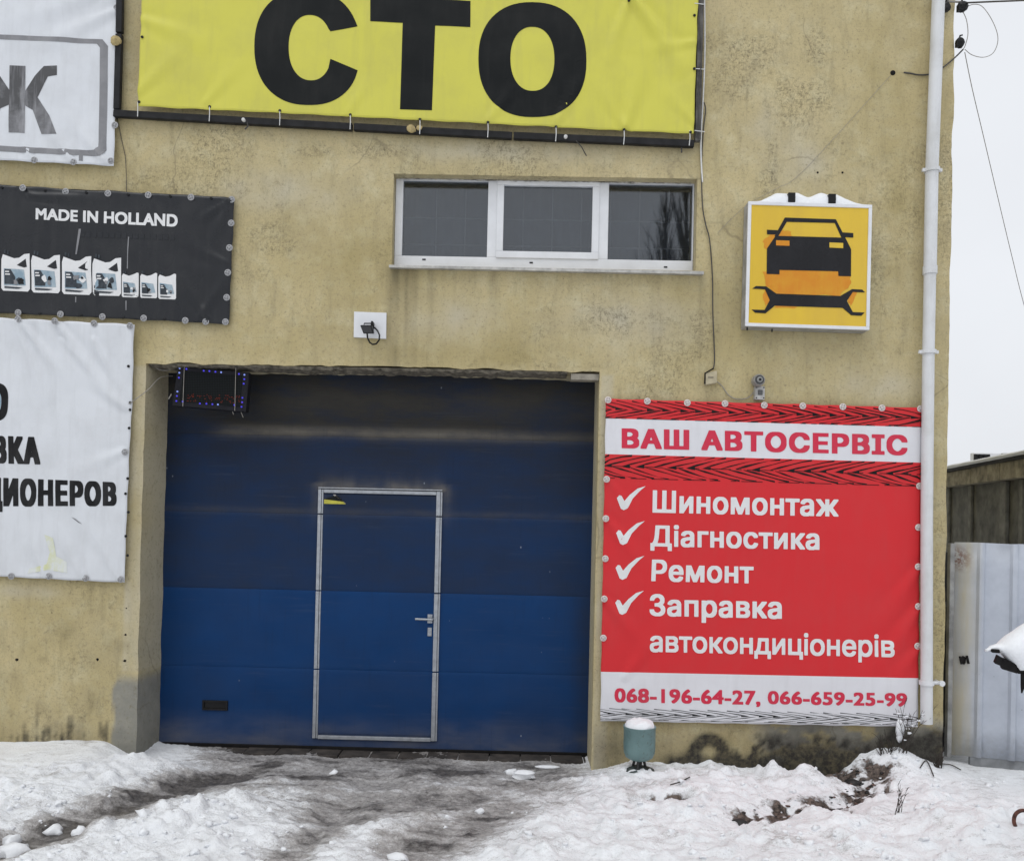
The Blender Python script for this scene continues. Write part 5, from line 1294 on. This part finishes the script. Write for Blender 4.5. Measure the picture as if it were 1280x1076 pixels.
# rusty loop
yq = -1.5
rl = [(1283, 1068), (1278, 1048), (1276, 1040), (1271, 1035), (1267.5, 1027), (1268.5, 1019), (1273, 1014), (1280, 1012.5), (1290, 1016), (1294, 1028), (1291, 1045), (1290, 1068)]
o = cable('iron_loop', 'rusty iron loop sticking out of the snow', [P(*p, yq) for p in rl], .011, simple('rusty_iron', (.12, .04, .025, 1), .7, 0, .6, 30, .3), 10, 'loop')

# ================================================================== DRY PLANTS AND LITTER
tw = simple('dry_twig', (.045, .035, .028, 1), .8, 0, .3, 30)
def twigs(name, label, base, n, h, spread, lean, snow=False, rad=.0028):
    t = thing(name, label, 'plant', base); mb = MB(); sm = MB(); base = Vector(base)
    for i in range(n):
        a = random.uniform(0, 6.28); d = V(math.cos(a)*spread, math.sin(a)*spread*.5, 1) + Vector(lean); d.normalize()
        hh = h*random.uniform(.55, 1); p = base + V(random.uniform(-.03,.03), random.uniform(-.02,.02), -.02); pts = [p.copy()]
        for k in range(5):
            d = (d + V(random.uniform(-.25,.25), random.uniform(-.1,.1), random.uniform(-.05,.1))).normalized(); p = p + d*hh/5; pts.append(p.copy())
            if k > 0:
                for q in range(random.choice((0, 1, 2))):
                    e = (d + V(random.uniform(-1,1), random.uniform(-.5,.5), .2)).normalized(); L_ = hh*random.uniform(.1, .28)
                    mb.tube([p, p + e*L_*.5 + V(0,0,.004), p + e*L_], [rad*.6, rad*.5, rad*.3], 4)
                    if snow and random.random() < .55: sm.rock(p + e*L_*.6, random.uniform(.004, .012), 1, .6, (1.6, .8, .6))
        mb.tube(pts, [rad*(1-.12*k) for k in range(6)], 5)
    mb.build('stem', tw, t)
    if snow: sm.build('snow', M['snow_cap'], t, smooth='all')['kind'] = 'stuff'
    return t
b = P(1128, 918, -.10); twigs('dry_weed', 'dry snow flecked weed standing beside the foot of the downpipe', (b.x, -.10, .18), 9, .42, .15, (.25, 0, 0), True)
b = P(1172, 948, -.08); twigs('dry_weed', 'short dark dead weed at the bottom corner of the building', (b.x, -.08, ground_at(b.x, -.08)[0]), 12, .16, .5, (0, 0, 0), False, .005)
b = G(1122, 1030); twigs('dry_weed', 'thin dry weed sprig standing alone in the snow', (b.x, b.y, ground_at(b.x, b.y)[0]), 6, .22, .22, (.2, 0, 0))
b = P(1108, 945, -.06); twigs('dry_weed', 'dark dead stalks against the damp wall below the banner end', (b.x, -.06, .10), 14, .22, .45, (.1, 0, 0), False, .004)
def gpt(px, py, up): p = G(px, py, .03); return V(p.x, p.y, ground_at(p.x, p.y)[0] + up)
for pts, lab in (([(1150, 968), (1158, 962), (1167, 973)], 'bent dead twig lying on the snow near the gate'), ([(1172, 960), (1188, 957), (1201, 962)], 'thin curved twig on the snow before the gate'), ([(838, 990), (850, 985), (862, 977)], 'short dark twig on the snow right of the bin')):
    cable('twig', lab, [gpt(*p, .012) for p in pts], .0045, tw, 5, 'twig')
mb = MB(); p = P(1126, 905, -.075)
mb.rock(p + V(0,0,-.03), .04, 2, .4, (.9, .5, 1.8)); mb.rock(p + V(-.01,0,-.1), .025, 2, .4, (.8, .5, 1.5))
tag(mb.build('snow_clump', M['snow_cap'], None, smooth='all', org=p), 'clump of snow caught under the lower right corner of the red banner', 'snow')
dk = simple('wet_black_debris', (.018, .016, .015, 1), .6, 0, .5, 30)
for px, py, r, lab in ((926, 1018, .045, 'lone black lump on the snow left of the brown soil'), (1066, 966, .05, 'black clod on the soil behind the snow heap'), (1040, 1010, .04, 'black clod at the gate end of the brown soil strip')):
    q_ = gpt(px, py, .0); o = MB().rock(q_ + V(0,0,r*.25), r, 2, .7, (1.1, .9, .65)).build('dark_clod', dk, None, smooth=True, org=q_); tag(o, lab, 'clod')
mb = MB()
for i in range(170):
    pl, w_ = random.choice(SOIL[:3]); k = random.randrange(len(pl)-1); t = random.random()
    x = lerp(pl[k][0], pl[k+1][0], t) + random.gauss(0, w_*.5); y = lerp(pl[k][1], pl[k+1][1], t) + random.gauss(0, w_*.5)
    h = ground_at(x, y)[0]; mb.rock((x, y, h+.003), random.choice((.004, .005, .007, .009, .013)), 1, .6, (1.3, 1, .6), random.choice((0, 0, 1)))
tag(mb.build('soil_crumbs', [dk, simple('brown_crumb', (.16, .09, .07, 1), .85, 0, .4, 30)], None, smooth=True), 'dark and brown crumbs of soil strewn over the dug up snow', 'soil', kind='stuff')
q_ = gpt(684, 942, .01); o = MB().rock(q_, .05, 2, .3, (2.2, .7, .3)).build('snow_slab', M['snow_cap'], None, smooth='all', org=q_); tag(o, 'flat sliver of snow lying at the right foot of the blue door', 'snow')
q_ = gpt(655, 955, .03); o = MB().rock(q_, .07, 2, .5, (1.3, .8, .5)).build('snow_slab', M['snow_cap'], None, smooth=True, org=q_); tag(o, 'angular slab of snow on the ice before the blue door', 'snow')

# ================================================================== BARE TREES ACROSS THE YARD (seen in the window glass)
bk = simple('grey_bark', (.07, .06, .05, 1), .9, 0, .3, 6)
def poplar(x, y, h, label):
    t = thing('bare_tree', label, 'tree', (x, y, 0), 'bare poplars mirrored in the window'); mb, mc = MB(), MB()
    mb.tube([(x, y, -.2), (x+.1, y, h*.35), (x, y, h*.7), (x, y, h)], [.28, .2, .11, .02], 8)
    for i in range(95):
        z = h*random.uniform(.18, .93); a = random.uniform(0, 6.28); l_ = (h-z)*random.uniform(.25, .5)+.6; d = V(math.cos(a)*.35, math.sin(a)*.35, 1).normalized(); p = V(x, y, z); pts = [p]
        for k in range(4):
            d = (d + V(random.uniform(-.12,.12), random.uniform(-.12,.12), .1)).normalized(); p = p + d*l_/4; pts.append(p)
            for q in range(2): e = (d + V(random.uniform(-.6,.6), random.uniform(-.6,.6), .2)).normalized(); mc.tube([p, p+e*l_*.22], [.014, .005], 4, cap=False)
        mc.tube(pts, [.05, .04, .03, .02, .008], 5, cap=False)
    mb.build('trunk', bk, t); mc.build('crown', bk, t)
poplar(6.0, -30, 16.5, 'bare upright tree mirrored in the right window pane')
poplar(7.1, -31, 18.5, 'bare upright tree mirrored in the right window pane')
poplar(8.2, -29, 18.0, 'bare upright tree mirrored in the right window pane')
print('SCENE BUILT')
